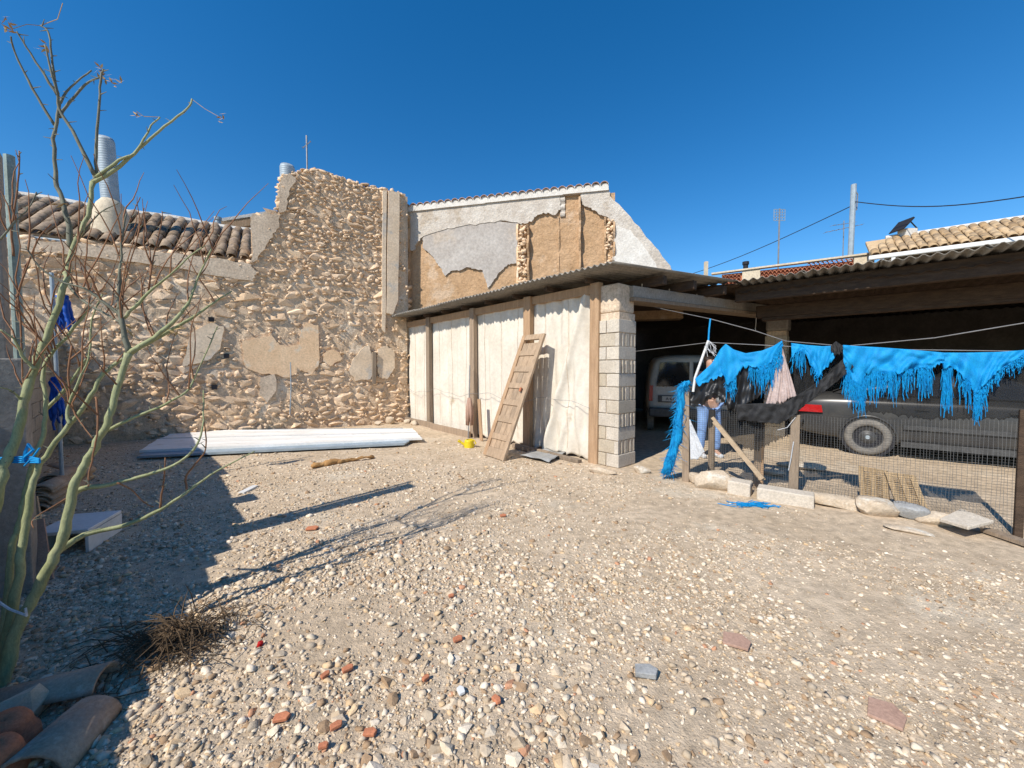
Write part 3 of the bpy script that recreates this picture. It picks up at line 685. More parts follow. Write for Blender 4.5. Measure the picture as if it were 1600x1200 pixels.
# filler roof between shed sheets and carport
fl = MB(); q = [FAC.P(sR - 2.2, EAVE + .02, 1.2), E1 + EP.n * -.02 + Vector((0, 0, -.05)), EP.P(0, EAVE + .02, 7.2), EP.P(-4.4, EAVE + .02, 7.2), EP.P(-3.6, EAVE + .1, 2.6)]
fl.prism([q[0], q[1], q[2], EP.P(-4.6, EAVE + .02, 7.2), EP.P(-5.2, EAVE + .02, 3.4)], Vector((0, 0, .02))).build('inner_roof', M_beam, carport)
MB().beam(EP.P(-.1, EAVE - .12, .34), EP.P(LE, EAVE - .12, .34), .14, .26, (0, 0, 1), .03).build('eave_beam', M_beam, carport, bevel=.015)
MB().beam(EP.P(.1, EAVE - .36, 1.12), EP.P(LE, EAVE - .36, 1.12), .18, .22, (0, 0, 1), .04).build('lintel_beam', M_beam, carport, bevel=.015)
MB().beam(EP.P(.2, EAVE - .50, 1.14), EP.P(LE, EAVE - .48, 1.14), .20, .05, (0, 0, 1), .04).build('lintel_board', M_beam, carport)
pillar('inner_pillar', Vector((far_p.x, far_p.y, 0)), EP.e, EP.n, .40, .42, 2.3, 'shaded block pillar standing inside the carport opening')
tag(MB().obox(Vector((far_p.x, far_p.y, 2.305)) + EP.e * .0 - EP.n * .02, EP.e * .42, EP.n * .46, Vector((0, 0, .30))).build('pillar_head', M_concrete, None, bevel=.05), 'rough concrete head on the shaded inner carport pillar', 'masonry')
# lintel from the corner pillar to the inner one
l0 = p1o + pe * .36 + pn * .30; l1 = far_p + EP.e * .2 + EP.n * .15
MB().beam((l0.x, l0.y, 2.62), (l1.x, l1.y, 2.72), .26, .17, (0, 0, 1)).build('concrete_lintel', M_concrete, carport, bevel=.01)
MB().beam((l0.x, l0.y, 2.505), (l1.x, l1.y, 2.60), .30, .05, (0, 0, 1)).build('lintel_board', M_wood, carport)
for t, ln in ((.08, .9), (.22, .95), (.38, 1.0)):
    p = l0.lerp(l1, t); p = Vector((p.x, p.y, 2.80)); MB().beam(p - FAC.e * .85, p + FAC.e * (ln - .55), .12, .14, (0, 0, 1), .05).build('rafter', M_beam, carport, bevel=.01)
    MB().obox(p + Vector((-.05, -.05, -.10)), (.1, 0, 0), (0, .1, 0), (0, 0, .09)).build('packing_stone', M_mortar_grey, carport)
# back and side walls, coloured dark to keep the interior near black
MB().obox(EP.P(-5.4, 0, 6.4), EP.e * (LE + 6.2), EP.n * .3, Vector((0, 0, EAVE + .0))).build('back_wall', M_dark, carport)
MB().obox(EP.P(LE, 0, .1), EP.e * .3, EP.n * 6.4, Vector((0, 0, EAVE))).build('closing_wall', M_dark, carport)  # end wall added out of view to block light from the open side
sw0 = GAB.P(cut - .15, 0, .45); sw1 = sw0 + GAB.n * 4.5; MB().beam((sw0.x, sw0.y, 1.5), (sw1.x, sw1.y, 1.5), .25, 3.0).build('closing_wall', M_dark, carport)
# cord hanging from the lintel
q = l0.lerp(l1, .82); q = Vector((q.x, q.y, 2.56)) - EP.n * .16; MB().tube([q, q + Vector((-.01, 0, -.2)), q + Vector((-.02, 0, -.32))], .008, 5).build('hanging_cord', M_white, carport)

# ------------------------------------------------------------ left yard wall (mostly beyond the frame), post, pipe, rags
LW = VPlane((-3.58, 2.30), (-8.62, 7.23))
def lwtop(s):
    pts = [(-3.3, .6), (-2.2, .8), (-1.2, 1.1), (-.3, 1.42), (.2, 1.6), (1.5, 1.7), (4, 1.8), (6.8, 1.95), (7.0, 2.2), (8.2, 2.4)]
    for (a, x), (b, y) in zip(pts[:-1], pts[1:]):
        if a <= s <= b: return x + (y - x) * (s - a) / (b - a)
    return .4
lw = thing('yard_wall', LW.P(3, 0, .1), 'shaded concrete block yard wall behind the green stemmed tree', 'wall')
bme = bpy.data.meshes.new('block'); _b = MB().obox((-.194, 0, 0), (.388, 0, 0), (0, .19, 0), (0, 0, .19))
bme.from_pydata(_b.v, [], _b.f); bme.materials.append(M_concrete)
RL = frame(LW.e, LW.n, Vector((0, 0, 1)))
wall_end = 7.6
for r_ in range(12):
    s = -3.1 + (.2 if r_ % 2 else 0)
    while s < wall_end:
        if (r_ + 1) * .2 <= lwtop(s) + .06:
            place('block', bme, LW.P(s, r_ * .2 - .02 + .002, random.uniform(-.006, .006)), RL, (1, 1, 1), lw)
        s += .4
mb = MB()
for k in range(54): 
    s = -3.3 + k * .2
    if s < wall_end: mb.obox(LW.P(s, -.1, .02), LW.e * .198, LW.n * .15, Vector((0, 0, lwtop(s + .1) + .06)))
mb.build('mortar_core', M_mortar_grey, lw)
q = at(-20, 228, 2.45); pp = at(-17, 560, 2.45)
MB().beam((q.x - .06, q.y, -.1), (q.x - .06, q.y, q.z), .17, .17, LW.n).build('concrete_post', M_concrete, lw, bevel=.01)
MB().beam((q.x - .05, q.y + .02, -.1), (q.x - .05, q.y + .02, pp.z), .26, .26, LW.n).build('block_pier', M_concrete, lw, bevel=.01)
q = at(14, 243, 2.62)
tag(MB().tube([Vector((q.x + .02, q.y, 0)), q], .026, 10).build('steel_pipe', M_pipegreen, None), 'faded grey green steel pipe standing by the yard wall', 'pipe')
q = LW.P(.75, 0, -.06); tag(MB().obox(q + Vector((0, 0, -.05)), LW.e * .28, LW.n * -.05, Vector((0, 0, 1.75))).build('concrete_slab', M_concrete, None, bevel=.01), 'narrow upright concrete slab propped on the yard wall', 'slab')
# stake added outside the frame only to throw the thin shadow
tag(MB().beam((-2.98, 1.48, 0), (-2.95, 1.46, 2.05), .05, .05).build('shadow_stake', M_wood, None), 'thin wooden stake added out of view for its shadow', 'stake')
def rag(name, ctr, L, w, m, label, cat, seed, splay=.3, n=9):
    rr = random.Random(seed); mb = MB(); c = Vector(ctr)
    for i in range(n):
        a = rr.uniform(0, 6.28); o = Vector((math.cos(a), math.sin(a), 0)) * rr.uniform(.0, w); l = L * rr.uniform(.55, 1.05); sx = rr.uniform(-splay, splay)
        pts = []; rad = []
        for k in range(9):
            t = k / 8; pts.append(c + o * (.4 + .6 * t) + Vector((sx * t * L * .35 + .012 * math.sin(k * 1.7 + i), .012 * math.cos(k * 2.1 + i), -l * t))); rad.append(w * .42 * (1 - .55 * t) * rr.uniform(.7, 1.25))
        mb.tube(pts, rad, 6)
    return tag(mb.build(name, m, None, smooth=True), label, cat)
sq = at(84, 440, 4.35)
tag(MB().tube([Vector((sq.x, sq.y, 0)), Vector((sq.x - .02, sq.y, sq.z + .1))], .018, 8).build('metal_stake', M_galv, None), 'thin grey metal stake carrying blue rags by the wall corner', 'stake')
rag('blue_rag', at(97, 462, 4.3), .40, .07, M_bluedark, 'torn blue plastic rag snagged high on the metal stake', 'rag', 3, .8)
rag('blue_bag', at(87, 590, 4.3), .62, .06, M_bluedark, 'long blue plastic bag hanging low on the metal stake', 'bag', 5, .15)
# ------------------------------------------------------------ bare green-stemmed tree
tree = thing('bare_tree', GG(4, 1085), 'leafless multi-stemmed tree with smooth green bark and thorny twigs', 'tree')
def stem(name, pts, y0, y1, w0, w1, m, n=8, root=False):
    P = []; N_ = len(pts)
    for i, (u, v) in enumerate(pts):
        t = i / (N_ - 1); P.append(at(u, v, y0 + (y1 - y0) * t))
    if root: P[0] = Vector((P[0].x, P[0].y, -.05))
    Q = []; rad = []
    for i in range(N_ - 1):                           # catmull-rom with small kinks
        p0, p1, p2, p3 = P[max(i - 1, 0)], P[i], P[i + 1], P[min(i + 2, N_ - 1)]
        for k in range(4):
            t = k / 4; q = .5 * ((2 * p1) + (p2 - p0) * t + (2 * p0 - 5 * p1 + 4 * p2 - p3) * t * t + (3 * p1 - p0 - 3 * p2 + p3) * t ** 3)
            tt = (i + t) / (N_ - 1); w = w1 + (w0 - w1) * (1 - tt) ** 1.5; r_ = w * (.74 if w0 > 14 else .9) / 2 / FPX * (y0 + (y1 - y0) * tt)
            Q.append(q + Vector((random.gauss(0, 1), random.gauss(0, 1), 0)) * min(r_, .012) * .25); rad.append(r_ * random.uniform(.97, 1.04) * (1.10 if random.random() < .12 else 1))
    Q.append(P[-1]); rad.append(w1 / 2 / FPX * y1)
    o = MB().tube(Q, rad, n).build(name, m, tree, smooth=True); o['pts'] = 0; del o['pts']
    return o, Q
ALL = []
def S(*a, **k):
    o, Q = stem(*a, **k); ALL.append(Q); return o
S('trunk', [(4, 1085), (16, 1013), (38, 959), (63, 912), (86, 866), (103, 827), (113, 773), (123, 740), (143, 707), (163, 670), (177, 633), (187, 593), (201, 552)], 1.72, 2.05, 24, 11, M_bark, n=10, root=True)
S('trunk', [(-6, 1085), (8, 1010), (20, 950), (31, 885), (37, 847), (43, 800), (53, 750), (70, 713), (110, 663), (143, 617), (157, 590), (180, 568), (200, 557)], 1.74, 2.15, 20, 6, M_bark, n=10, root=True)
S('trunk', [(-8, 1080), (2, 1000), (13, 930), (20, 850), (30, 823), (37, 780), (50, 727), (67, 683), (72, 640), (68, 580), (85, 548), (110, 520), (140, 480)], 1.78, 2.2, 15, 5, M_bark, n=8, root=True)
S('trunk', [(-60, 1060), (-35, 900), (0, 760), (8, 725), (27, 683), (37, 630), (54, 577), (67, 540), (87, 490), (103, 440), (107, 417), (115, 382), (137, 337), (145, 285)], 1.8, 2.3, 22, 7, M_bark, n=10, root=True)
br = [([(86, 866), (110, 848), (140, 833), (200, 819), (250, 796), (292, 769), (329, 742), (365, 722), (398, 705)], 1.85, 2.35, 12, 2, M_bark),
      ([(113, 775), (130, 763), (163, 759), (183, 754), (229, 742), (271, 727), (303, 702), (316, 672), (318, 640), (318, 610)], 1.9, 2.25, 10, 2, M_bark),
      ([(167, 673), (207, 653), (247, 637), (290, 613), (303, 593), (327, 540), (340, 510)], 2.0, 2.3, 6, 1.6, M_bark),
      ([(201, 552), (190, 500), (186, 460), (188, 420), (190, 380), (197, 335)], 2.05, 2.1, 9, 2, M_bark2),
      ([(201, 552), (240, 527), (277, 497), (297, 467), (307, 440), (330, 390)], 2.05, 2.3, 10, 2.2, M_bark),
      ([(207, 549), (253, 523), (300, 497), (335, 472), (362, 455)], 2.05, 2.4, 9, 2, M_bark),
      ([(193, 497), (217, 473), (240, 450), (273, 423), (297, 400), (320, 384)], 2.07, 2.2, 6, 1.8, M_bark),
      ([(192, 495), (160, 470), (130, 450), (95, 440), (60, 415), (40, 385)], 2.07, 1.95, 6, 2, M_bark2),
      ([(145, 285), (150, 270), (150, 233), (155, 173), (157, 127), (161, 108)], 2.3, 2.4, 6, 2.6, M_bark2),
      ([(145, 287), (187, 260), (217, 233), (257, 197), (293, 170), (300, 155)], 2.3, 2.5, 7, 2.4, M_bark),
      ([(150, 277), (187, 250), (210, 240), (228, 212), (236, 196), (250, 183)], 2.3, 2.45, 5, 2, M_bark),
      ([(147, 273), (120, 217), (93, 170), (90, 147), (80, 112), (70, 70)], 2.3, 2.25, 6, 2.4, M_bark2),
      ([(90, 150), (63, 107), (42, 75), (26, 49)], 2.27, 2.2, 4.5, 2, M_bark2),
      ([(112, 387), (104, 340), (97, 308), (88, 283), (84, 217), (87, 200), (93, 160)], 2.22, 2.3, 8, 4, M_bark2),
      ([(84, 195), (57, 150), (33, 103), (20, 73), (17, 57)], 2.3, 2.2, 4.5, 2, M_bark2),
      ([(93, 183), (103, 167), (133, 133), (157, 120)], 2.3, 2.4, 5, 2.4, M_bark2),
      ([(93, 160), (110, 137), (143, 110)], 2.3, 2.4, 4, 2, M_bark2),
      ([(90, 147), (82, 100), (77, 53), (63, 40)], 2.3, 2.3, 4, 2, M_bark2),
      ([(110, 663), (106, 640), (120, 600), (135, 570), (140, 545)], 2.0, 2.05, 6, 2, M_bark),
      ([(72, 640), (100, 610), (125, 575), (140, 550), (143, 500), (160, 460)], 2.1, 2.2, 6, 2, M_bark),
      ([(54, 577), (35, 555), (22, 530), (0, 515)], 2.0, 1.9, 6, 2.4, M_bark),
      ([(37, 630), (20, 612), (0, 605)], 2.0, 1.9, 4, 2, M_bark),
      ([(67, 540), (55, 520), (30, 500), (28, 460), (45, 410), (62, 370), (80, 350)], 2.1, 2.1, 5, 1.6, M_twig),
      ([(20, 400), (18, 360), (25, 310), (30, 262), (30, 236)], 2.0, 2.05, 3.5, 1.8, M_twig),
      ([(0, 375), (25, 345), (45, 325), (57, 300)], 1.95, 2.0, 3, 1.6, M_bark2),
      ([(103, 440), (130, 470), (165, 490), (190, 505)], 2.2, 2.1, 5, 3, M_bark2),
      ([(115, 382), (140, 350), (160, 330), (185, 318)], 2.25, 2.3, 3, 1.5, M_bark2)]
for b_ in br: S('branch', *b_, n=6)
tw = [([(188, 420), (190, 380), (205, 340), (219, 308)], 2.1, 2.15, 3, 1.3), ([(232, 455), (240, 400), (253, 345), (253, 330)], 2.15, 2.2, 3, 1.3), ([(150, 620), (153, 660), (148, 700), (139, 740), (138, 760)], 1.95, 1.85, 3.4, 2.4),
      ([(190, 500), (195, 440), (215, 370), (225, 325)], 2.1, 2.2, 3, 1.2), ([(113, 540), (107, 590), (115, 640), (130, 665), (145, 685)], 2.05, 1.98, 3.4, 2), ([(297, 467), (310, 430), (333, 390), (345, 365)], 2.25, 2.35, 2.5, 1.2),
      ([(250, 796), (252, 775), (256, 750), (258, 715)], 2.1, 2.1, 4, 2), ([(292, 769), (290, 745), (305, 725), (322, 700), (318, 650)], 2.2, 2.25, 4, 2), ([(183, 754), (205, 765), (225, 785), (240, 792)], 2.0, 2.1, 3, 1.6),
      ([(113, 773), (85, 790), (60, 805), (50, 815), (53, 825)], 1.9, 1.8, 2.5, 1.5), ([(85, 545), (80, 480), (95, 430), (110, 400), (130, 360)], 2.1, 2.2, 3, 1.2), ([(27, 460), (33, 520), (35, 580), (36, 610)], 2.05, 2.0, 3, 2)]
for t_ in tw: S('twig', *t_[:5], M_twig, n=5)
rt = random.Random(11); mbt = MB(); mbs = MB()
for Q in ALL:
    for i in range(2, len(Q) - 1):
        if Q[i].z > .7 and rt.random() < .55:         # thorns and spurs
            d = Vector((rt.gauss(0, 1), rt.gauss(0, .6), rt.uniform(-.2, 1))).normalized(); mbs.tube([Q[i], Q[i] + d * rt.uniform(.015, .045)], [.0035, .0012], 4)
        if 1.2 < Q[i].z < 2.3 and rt.random() < .27:  # thin red shoots
            p = Q[i]; d = Vector((rt.gauss(0, .45), rt.gauss(0, .4), 1)).normalized(); L = rt.uniform(.15, .6); pts = [p]; 
            for k in range(6):
                d = (d + Vector((rt.gauss(0, .16), rt.gauss(0, .16), .05))).normalized(); pts.append(pts[-1] + d * L / 6)
            mbt.tube(pts, [.0042 - .0005 * k for k in range(7)], 4)
tag(mbs.build('thorns', M_bark2, tree), kind='stuff'); tag(mbt.build('shoots', M_twig, tree), kind='stuff')
mbl = MB()
for (u, v, Y) in ((8, 28, 2.2), (14, 35, 2.2), (20, 48, 2.2), (158, 118, 2.4), (160, 112, 2.4), (150, 108, 2.4), (185, 128, 2.4), (345, 184, 2.5), (214, 176, 2.4), (62, 75, 2.25), (172, 124, 2.4), (205, 515, 2.1), (100, 320, 2.2), (275, 520, 2.1)):
    c = at(u, v, Y)
    for k in range(5):
        d = Vector((rt.gauss(0, 1), rt.gauss(0, .5), rt.gauss(0, .7))).normalized() * .022; e = d.orthogonal().normalized() * .006; p = c + Vector((rt.gauss(0, .02), 0, rt.gauss(0, .02)))
        mbl.add([p - d, p + e, p + d, p - e], [(0, 1, 2, 3)])
for P_ in ([(300, 155, 2.5), (320, 170, 2.5), (345, 184, 2.5)], [(250, 183, 2.45), (225, 182, 2.42), (213, 174, 2.4)], [(63, 40, 2.3), (42, 38, 2.25), (20, 45, 2.2)], [(63, 40, 2.3), (90, 30, 2.3), (98, 5, 2.3)]):
    mbl.tube([at(*p) for p in P_], .0018, 4)
tag(mbl.build('dry_leaves', M_dry, tree), kind='stuff')
# blue twine and pale tie
k0 = at(-30, 722, 1.95); k1 = at(45, 718, 1.93); k2 = at(66, 719, 1.9)
mb = MB()
for j in range(4): mb.tube([k0 + Vector((0, 0, .006 * j)), k1 + Vector((0, 0, .01 * j - .015)), k2 + Vector((0, -.01, .006 * j - .01))], .0045, 5)
mb.tube([at(36, 722, 1.92), at(40, 705, 1.92), at(44, 694, 1.92), at(52, 703, 1.92), at(38, 715, 1.92)], .007, 5); mb.tube([at(38, 728, 1.92), at(50, 716, 1.92), at(62, 700, 1.92)], .004, 5)
tag(mb.build('blue_twine', M_blue, None), 'blue twine knotted round the green tree stems', 'twine')
tag(MB().tube([at(-10, 935, 1.75), at(15, 952, 1.74), at(42, 962, 1.73), at(40, 950, 1.73)], .005, 5).build('white_tie', M_whitecl, None), 'thin pale plastic tie around the lower tree trunk', 'tie')

# ------------------------------------------------------------ things lying in the left corner
CT = tile_mesh('roof_tile', .45, .10, .085, M_tile_dirty, .015, 9)
def lay_tile(p, ax, roll=0., up=Vector((0, 0, 1)), sc=1.):
    ax = Vector(ax).normalized(); ex = ax.cross(up).normalized(); uz = ex.cross(ax)
    return frame(ex, ax, uz) @ Matrix.Rotation(roll, 3, 'Y'), (sc, sc, sc)
k = 0
for (u, v, n_) in ((62, 800, 7), (83, 779, 7), (104, 762, 5)):
    g = GG(u, v)
    for j in range(n_):
        r_, s_ = lay_tile(g, Vector((-.55 + random.uniform(-.1, .1), 1, .02)), random.uniform(-.12, .12))
        o = place('roof_tile', CT, g + Vector((random.uniform(-.02, .02), random.uniform(-.03, .03), .0 + .033 * j)), r_, s_)
        tag(o, 'old curved roof tile in the nested pile by the yard wall', 'roof tile', 'piled roof tiles by the yard wall')
g = GG(118, 752); r_, s_ = lay_tile(g, (-1, .3, .1), .5); tag(place('roof_tile', CT, g + Vector((0, 0, .1)), r_, s_), 'pale curved roof tile lying askew beside the nested pile', 'roof tile')
p0, p1 = GG(-20, 1118), GG(168, 1075); r_, s_ = lay_tile(p0, p1 - p0, -.25)
tag(place('roof_tile', tile_mesh('roof_tile', (p1 - p0).length, .085, .105, M_tile_dirty, .015, 10), p0 + Vector((0, 0, .02)), r_), 'long weathered roof tile lying at the foot of the tree', 'roof tile')
p0, p1 = GG(45, 1225), GG(150, 1118); r_, s_ = lay_tile(p0, p1 - p0, .1)
tag(place('roof_tile', tile_mesh('roof_tile', (p1 - p0).length, .115, .095, M_tile_dirty, .016, 10), p0 + Vector((0, 0, .01)), r_), 'grey brown roof tile resting hump up next to clay pots', 'roof tile')
for (u, v, r0, lab) in ((12, 1172, .078, 'orange terracotta pot upturned beside the roof tiles'), (-2, 1215, .07, 'smaller terracotta pot upturned in front of another pot')):
    g = GG(u, v); mb = MB().lathe(g, (.1, -.12, 1), [(0, r0 * .98), (.02, r0 * 1.12), (.05, r0 * 1.1), (.052, r0), (.11, r0 * .86), (.135, r0 * .7), (.14, r0 * .2), (.13, .0)], 20); tag(mb.build('clay_pot', M_terra, None, smooth=True), lab, 'pot')
g = GG(38, 1128); tag(place('dark_stone', PM[3], g + Vector((0, 0, .06)), (0, .2, 1), (.07, .06, .07)), 'dark lumpy stone wedged between the two long roof tiles', 'stone')
PM_ = None
# foam box and leaning boards
g = GG(48, 872); ex = Vector((.34, .10, 0)); ey = Vector((-.16, .42, 0))
box = thing('foam_box', g + ex / 2, 'white foam box lying beside the yard wall', 'box')
MB().obox(g + Vector((0, 0, .155)), ex, ey, (0, 0, .03)).build('lid', M_white, box, bevel=.006)
MB().obox(g, ex * .06, ey, (0, 0, .152)).build('side', M_white, box); MB().obox(g + ex * .94, ex * .06, ey, (0, 0, .152)).build('side', M_white, box)
MB().obox(g + ey * .9 + ex * .062, ex * .876, ey * .1, (0, 0, .152)).build('back', M_white, box)
g = GG(60, 898); tag(MB().beam(g, g + Vector((-.22, .12, .50)), .12, .02, (.5, -.8, 0)).build('board', M_plank, None), 'short pale board leaning beside the foam box', 'board')
g = GG(38, 920); tag(MB().beam(g, g + Vector((-.22, .14, .36)), .26, .02, (.6, -.7, 0)).build('clay_slab', M_tilepink, None), 'flat pinkish clay slab leaning in front of the foam box', 'slab')
# heap of dry brush
g = GG(285, 1005); mb = MB(); rb = random.Random(5)
for i in range(420):
    a = rb.uniform(0, 6.28); rr = abs(rb.gauss(0, .14)); p = g + Vector((math.cos(a) * rr * 1.15, math.sin(a) * rr, max(0, .09 - rr * .35) * rb.random()))
    d = Vector((rb.gauss(-.35, .7), rb.gauss(-.25, .6), rb.uniform(.0, .45))).normalized(); L = rb.uniform(.08, .26); q = p + d * L * .5 + Vector((0, 0, .02)); e = p + d * L
    e.z = max(e.z - .03, float(gz(e.x, e.y)) + .004); mb.tube([p, q, e], [.0028, .0024, .001], 4)
tag(mb.build('brush_heap', M_brush, None), 'small heap of dry brown brushwood on the gravel', 'brush')

# ------------------------------------------------------------ stacked white panels, rag, scraps
def panel(name, c, z, th, m, label, ribs=5):
    c = [Vector((q.x, q.y, 0)) for q in c]; n = ribs * 4; mb = MB(); N2 = []
    for j in range(n + 1):
        t = j / n; rib = .012 if (j % 4 == 0) else 0
        a = c[0].lerp(c[3], t); b = c[1].lerp(c[2], t); N2.append((a, b, rib))
    for (a, b, r0), (a2, b2, r1) in zip(N2[:-1], N2[1:]):
        mb.hexa([a + Vector((0, 0, z)), b + Vector((0, 0, z)), b2 + Vector((0, 0, z)), a2 + Vector((0, 0, z)), a + Vector((0, 0, z + th + r0)), b + Vector((0, 0, z + th + r0)), b2 + Vector((0, 0, z + th + r1)), a2 + Vector((0, 0, z + th + r1))])
    return tag(mb.build(name, m, None), label, 'panel')
pc = lambda *a: [G(u, v) for u, v in a]
panel('corrugated_sheet', pc((214, 719), (632, 698), (640, 693), (226, 712)), .03, .025, M_galv, 'grey edged metal panel at the bottom of the white stack', 2)
panel('wall_panel', pc((218, 713), (660, 692), (652, 684), (246, 694)), .062, .03, M_panel, 'dirty white ribbed panel along the yard side of the stack', 2)
panel('wall_panel', pc((250, 693), (652, 683), (645, 677), (280, 680)), .066, .032, M_panel, 'clean white ribbed panel along the stone wall side of the stack', 2)
panel('corrugated_sheet', pc((236, 704), (500, 689), (630, 672), (275, 675)), .02, .02, M_galv, 'dull metal sheet under the white ribbed panels', 2)
g0, g1 = GG(487, 732), GG(584, 716)
mb = MB()
for j in range(3):
    pts = []; rad = []
    for k in range(13):
        t = k / 12; p = g0.lerp(g1, t); p = p + Vector((.03 * math.sin(k * 1.3 + j), .05 * math.cos(k * .9 + 2 * j) * (1 - t * .6), .035 + .015 * math.sin(k * 2 + j))); pts.append(p); rad.append((.05 if t < .45 else .022) * random.uniform(.3, 1.1))
    mb.tube(pts, rad, 7)
tag(mb.build('twisted_rag', M_rag, None, smooth=True), 'twisted orange brown rag lying on the gravel near the panels', 'rag')
g = GG(372, 772); tag(MB().obox(g, (.07, .0, .0), (-.02, .28, 0), (0, 0, .02)).build('plastic_strip', M_white, None), 'short white plastic strip on the gravel at the shadow edge', 'strip')
g = GG(1172, 790); mb = MB(); rb = random.Random(8)
for i in range(60):
    d = Vector((rb.gauss(0, .09), rb.gauss(0, .035), 0)); p = g + d; mb.tube([p + Vector((0, 0, .008)), p + Vector((rb.gauss(0, .06), rb.gauss(0, .03), .018)), p + Vector((rb.gauss(0, .09), rb.gauss(0, .03), .006))], .004, 4)
tag(mb.build('blue_scrap', M_blue, None), 'shredded blue plastic scrap on the ground before the kerb stones', 'scrap')
g = GG(405, 1010); tag(MB().lathe(g, (.3, .2, 1), [(0, .012), (.02, .014), (.025, .01), (.025, 0)], 10).build('bottle_cap', M_red, None), 'tiny red plastic cap among the gravel', 'cap')
def shard(u, v, L, W, m, label, cat, rz, th=.014):
    g = GG(u, v); a = Vector((math.cos(rz), math.sin(rz), .05)); b = Vector((-math.sin(rz), math.cos(rz), .12))
    poly = [g + a * L * x + b * W * y + Vector((0, 0, .012)) for x, y in ((-.5, -.45), (.42, -.5), (.55, .1), (.2, .5), (-.48, .38))]
    return tag(MB().prism(poly, (0, 0, th)).build(name_of(cat), m, None, bevel=.003), label, cat)
def name_of(c): return c.replace(' ', '_')
shl = 'orange brick shard lying among the pale gravel'
for (u, v, L, rz) in ((488, 828, .10, .1), (543, 1050, .05, .7), (440, 1127, .06, .2), (578, 1151, .05, 0), (776, 1099, .045, -.8), (715, 1003, .05, .5), (508, 1060, .04, 1.), (525, 1140, .045, .6), (705, 935, .035, .4), (786, 808, .06, .2), (665, 1065, .035, .9), (505, 1172, .035, .3)):
    tag(shard(u, v, L, L * .6, M_terra, shl, 'brick shard', rz), None, None, 'brick shards in the gravel')
shard(1150, 1006, .125, .10, M_tilepink, 'pinkish roof tile fragment lying flat in mid yard', 'tile fragment', -.5)
shard(1384, 1120, .115, .12, M_tilepink, 'pink ridged tile fragment beside scattered pebbles', 'tile fragment', -.75)
shard(1009, 1056, .10, .06, M_greyrock, 'flat blue grey stone lying on the pale gravel', 'flat stone', -.2, .025)
shard(720, 1085, .03, .04, M_white, 'white glazed pottery piece among the gravel', 'pottery piece', .6)

# ------------------------------------------------------------ old door leaning on the shed, watering can, folded parasol
dbl, dbr = GG(756, 711), GG(791, 721); dtop = FAC.px(836, 524, -.14)
ex = (dbr - dbl); ex.z = 0; DW = .60; mid = (dbl + dbr) / 2; mid.z = float(gz(mid.x, mid.y)); ex.normalize()
up = dtop - mid; up = up - ex * up.dot(ex) * 0; DH = up.length; up.normalize(); ex = (ex - up * ex.dot(up)).normalized(); dn = ex.cross(up)
dn = dn if dn.y < 0 else -dn
door = thing('old_door', mid, 'old unpainted panelled wooden door leaning against the canvas wall', 'door')
o = mid - ex * DW / 2
def dbox(name, x, y, w, h, z0, z1, m=M_door, par=door): return MB().obox(o + ex * x + up * y + dn * z0, ex * w, up * h, dn * (z1 - z0)).build(name, m, par, bevel=.005)
dbox('stile', 0, 0, .09, DH, 0, .045, M_wood_warm); dbox('stile', DW - .09, 0, .09, DH, 0, .045)
ys_ = np.linspace(0, DH - .10, 8)
for i, y in enumerate(ys_): dbox('rail', .091, y, DW - .182, .10 if i else .16, .002, .043)
for i in range(7):
    y0 = ys_[i] + (.101 if i else .161); hh = ys_[i + 1] - y0 - .001
    if i == 6: hh *= .72
    for j in range(3): dbox('panel_board', .092 + j * (DW - .184) / 3, y0, (DW - .184) / 3 - .006, hh, .004, .022 + .003 * random.random())
dbox('knob', DW - .15, DH * .52, .04, .07, .045, .075, M_terra)
g = GG(733, 699); wc = thing('watering_can', g, 'small yellow plastic watering can on the ground beside the door', 'watering can')
MB().lathe(g, (0, 0, 1), [(0, .0), (0, .095), (.13, .088), (.15, .07), (.15, .05), (.02, .06)], 18).build('body', M_yellow, wc, smooth=False, bevel=.006)
MB().tube([g + Vector((-.08, -.01, .05)), g + Vector((-.15, -.02, .10)), g + Vector((-.20, -.03, .135))], [.03, .022, .03], 8).build('spout', M_yellow, wc)
MB().tube([g + Vector((.085, 0, .04)), g + Vector((.13, 0, .08)), g + Vector((.10, 0, .13)), g + Vector((.03, 0, .16))], .012, 6).build('handle', M_yellow, wc)
s_ = FAC.sh(735, 600, -.2)[0]; pb = FAC.P(s_, 0, -.26)
par = thing('folded_parasol', pb, 'folded faded parasol with a brown cover leaning on a shed post', 'parasol')
MB().tube([pb, pb + Vector((.03, .08, 1.55))], .014, 6).build('pole', M_steel, par)
mb = MB()
for j in range(6):
    a = j * 1.05; c_ = Vector((math.cos(a), math.sin(a), 0)); mb.tube([pb + Vector((.02, .04, .86)) + c_ * .02, pb + Vector((.03, .02, .6)) + c_ * .05, pb + Vector((.03, .01, .28)) + c_ * .065], [.02, .04, .022], 6)
mb.build('cover', M_tilepink, par, smooth=True)
s2_ = FAC.sh(752, 600, -.2)[0]; q = FAC.P(s2_, 0, -.2)
tag(MB().beam(q, q + Vector((-.05, .04, .85)), .09, .02, FAC.n).build('narrow_board', M_wood_warm, None), 'narrow reddish board standing behind the folded parasol', 'board')
# plastic sheet under the canvas edge
q = [G(812, 716), G(858, 726), G(885, 712), G(840, 705)]
_p = waves(71, 6, 4, 9)
mb = MB().grid(lambda u, v: (lambda p: Vector((p.x, p.y, .035 + .03 * float(_p(p.x * 2, p.y * 2)) + .02)))(q[0].lerp(q[1], u).lerp(q[3].lerp(q[2], u), v)), 14, 10)
tag(mb.build('plastic_sheet', M_greyrock, None, smooth=True, solid=.003), 'crumpled grey sheet lying at the foot of the canvas', 'sheet')

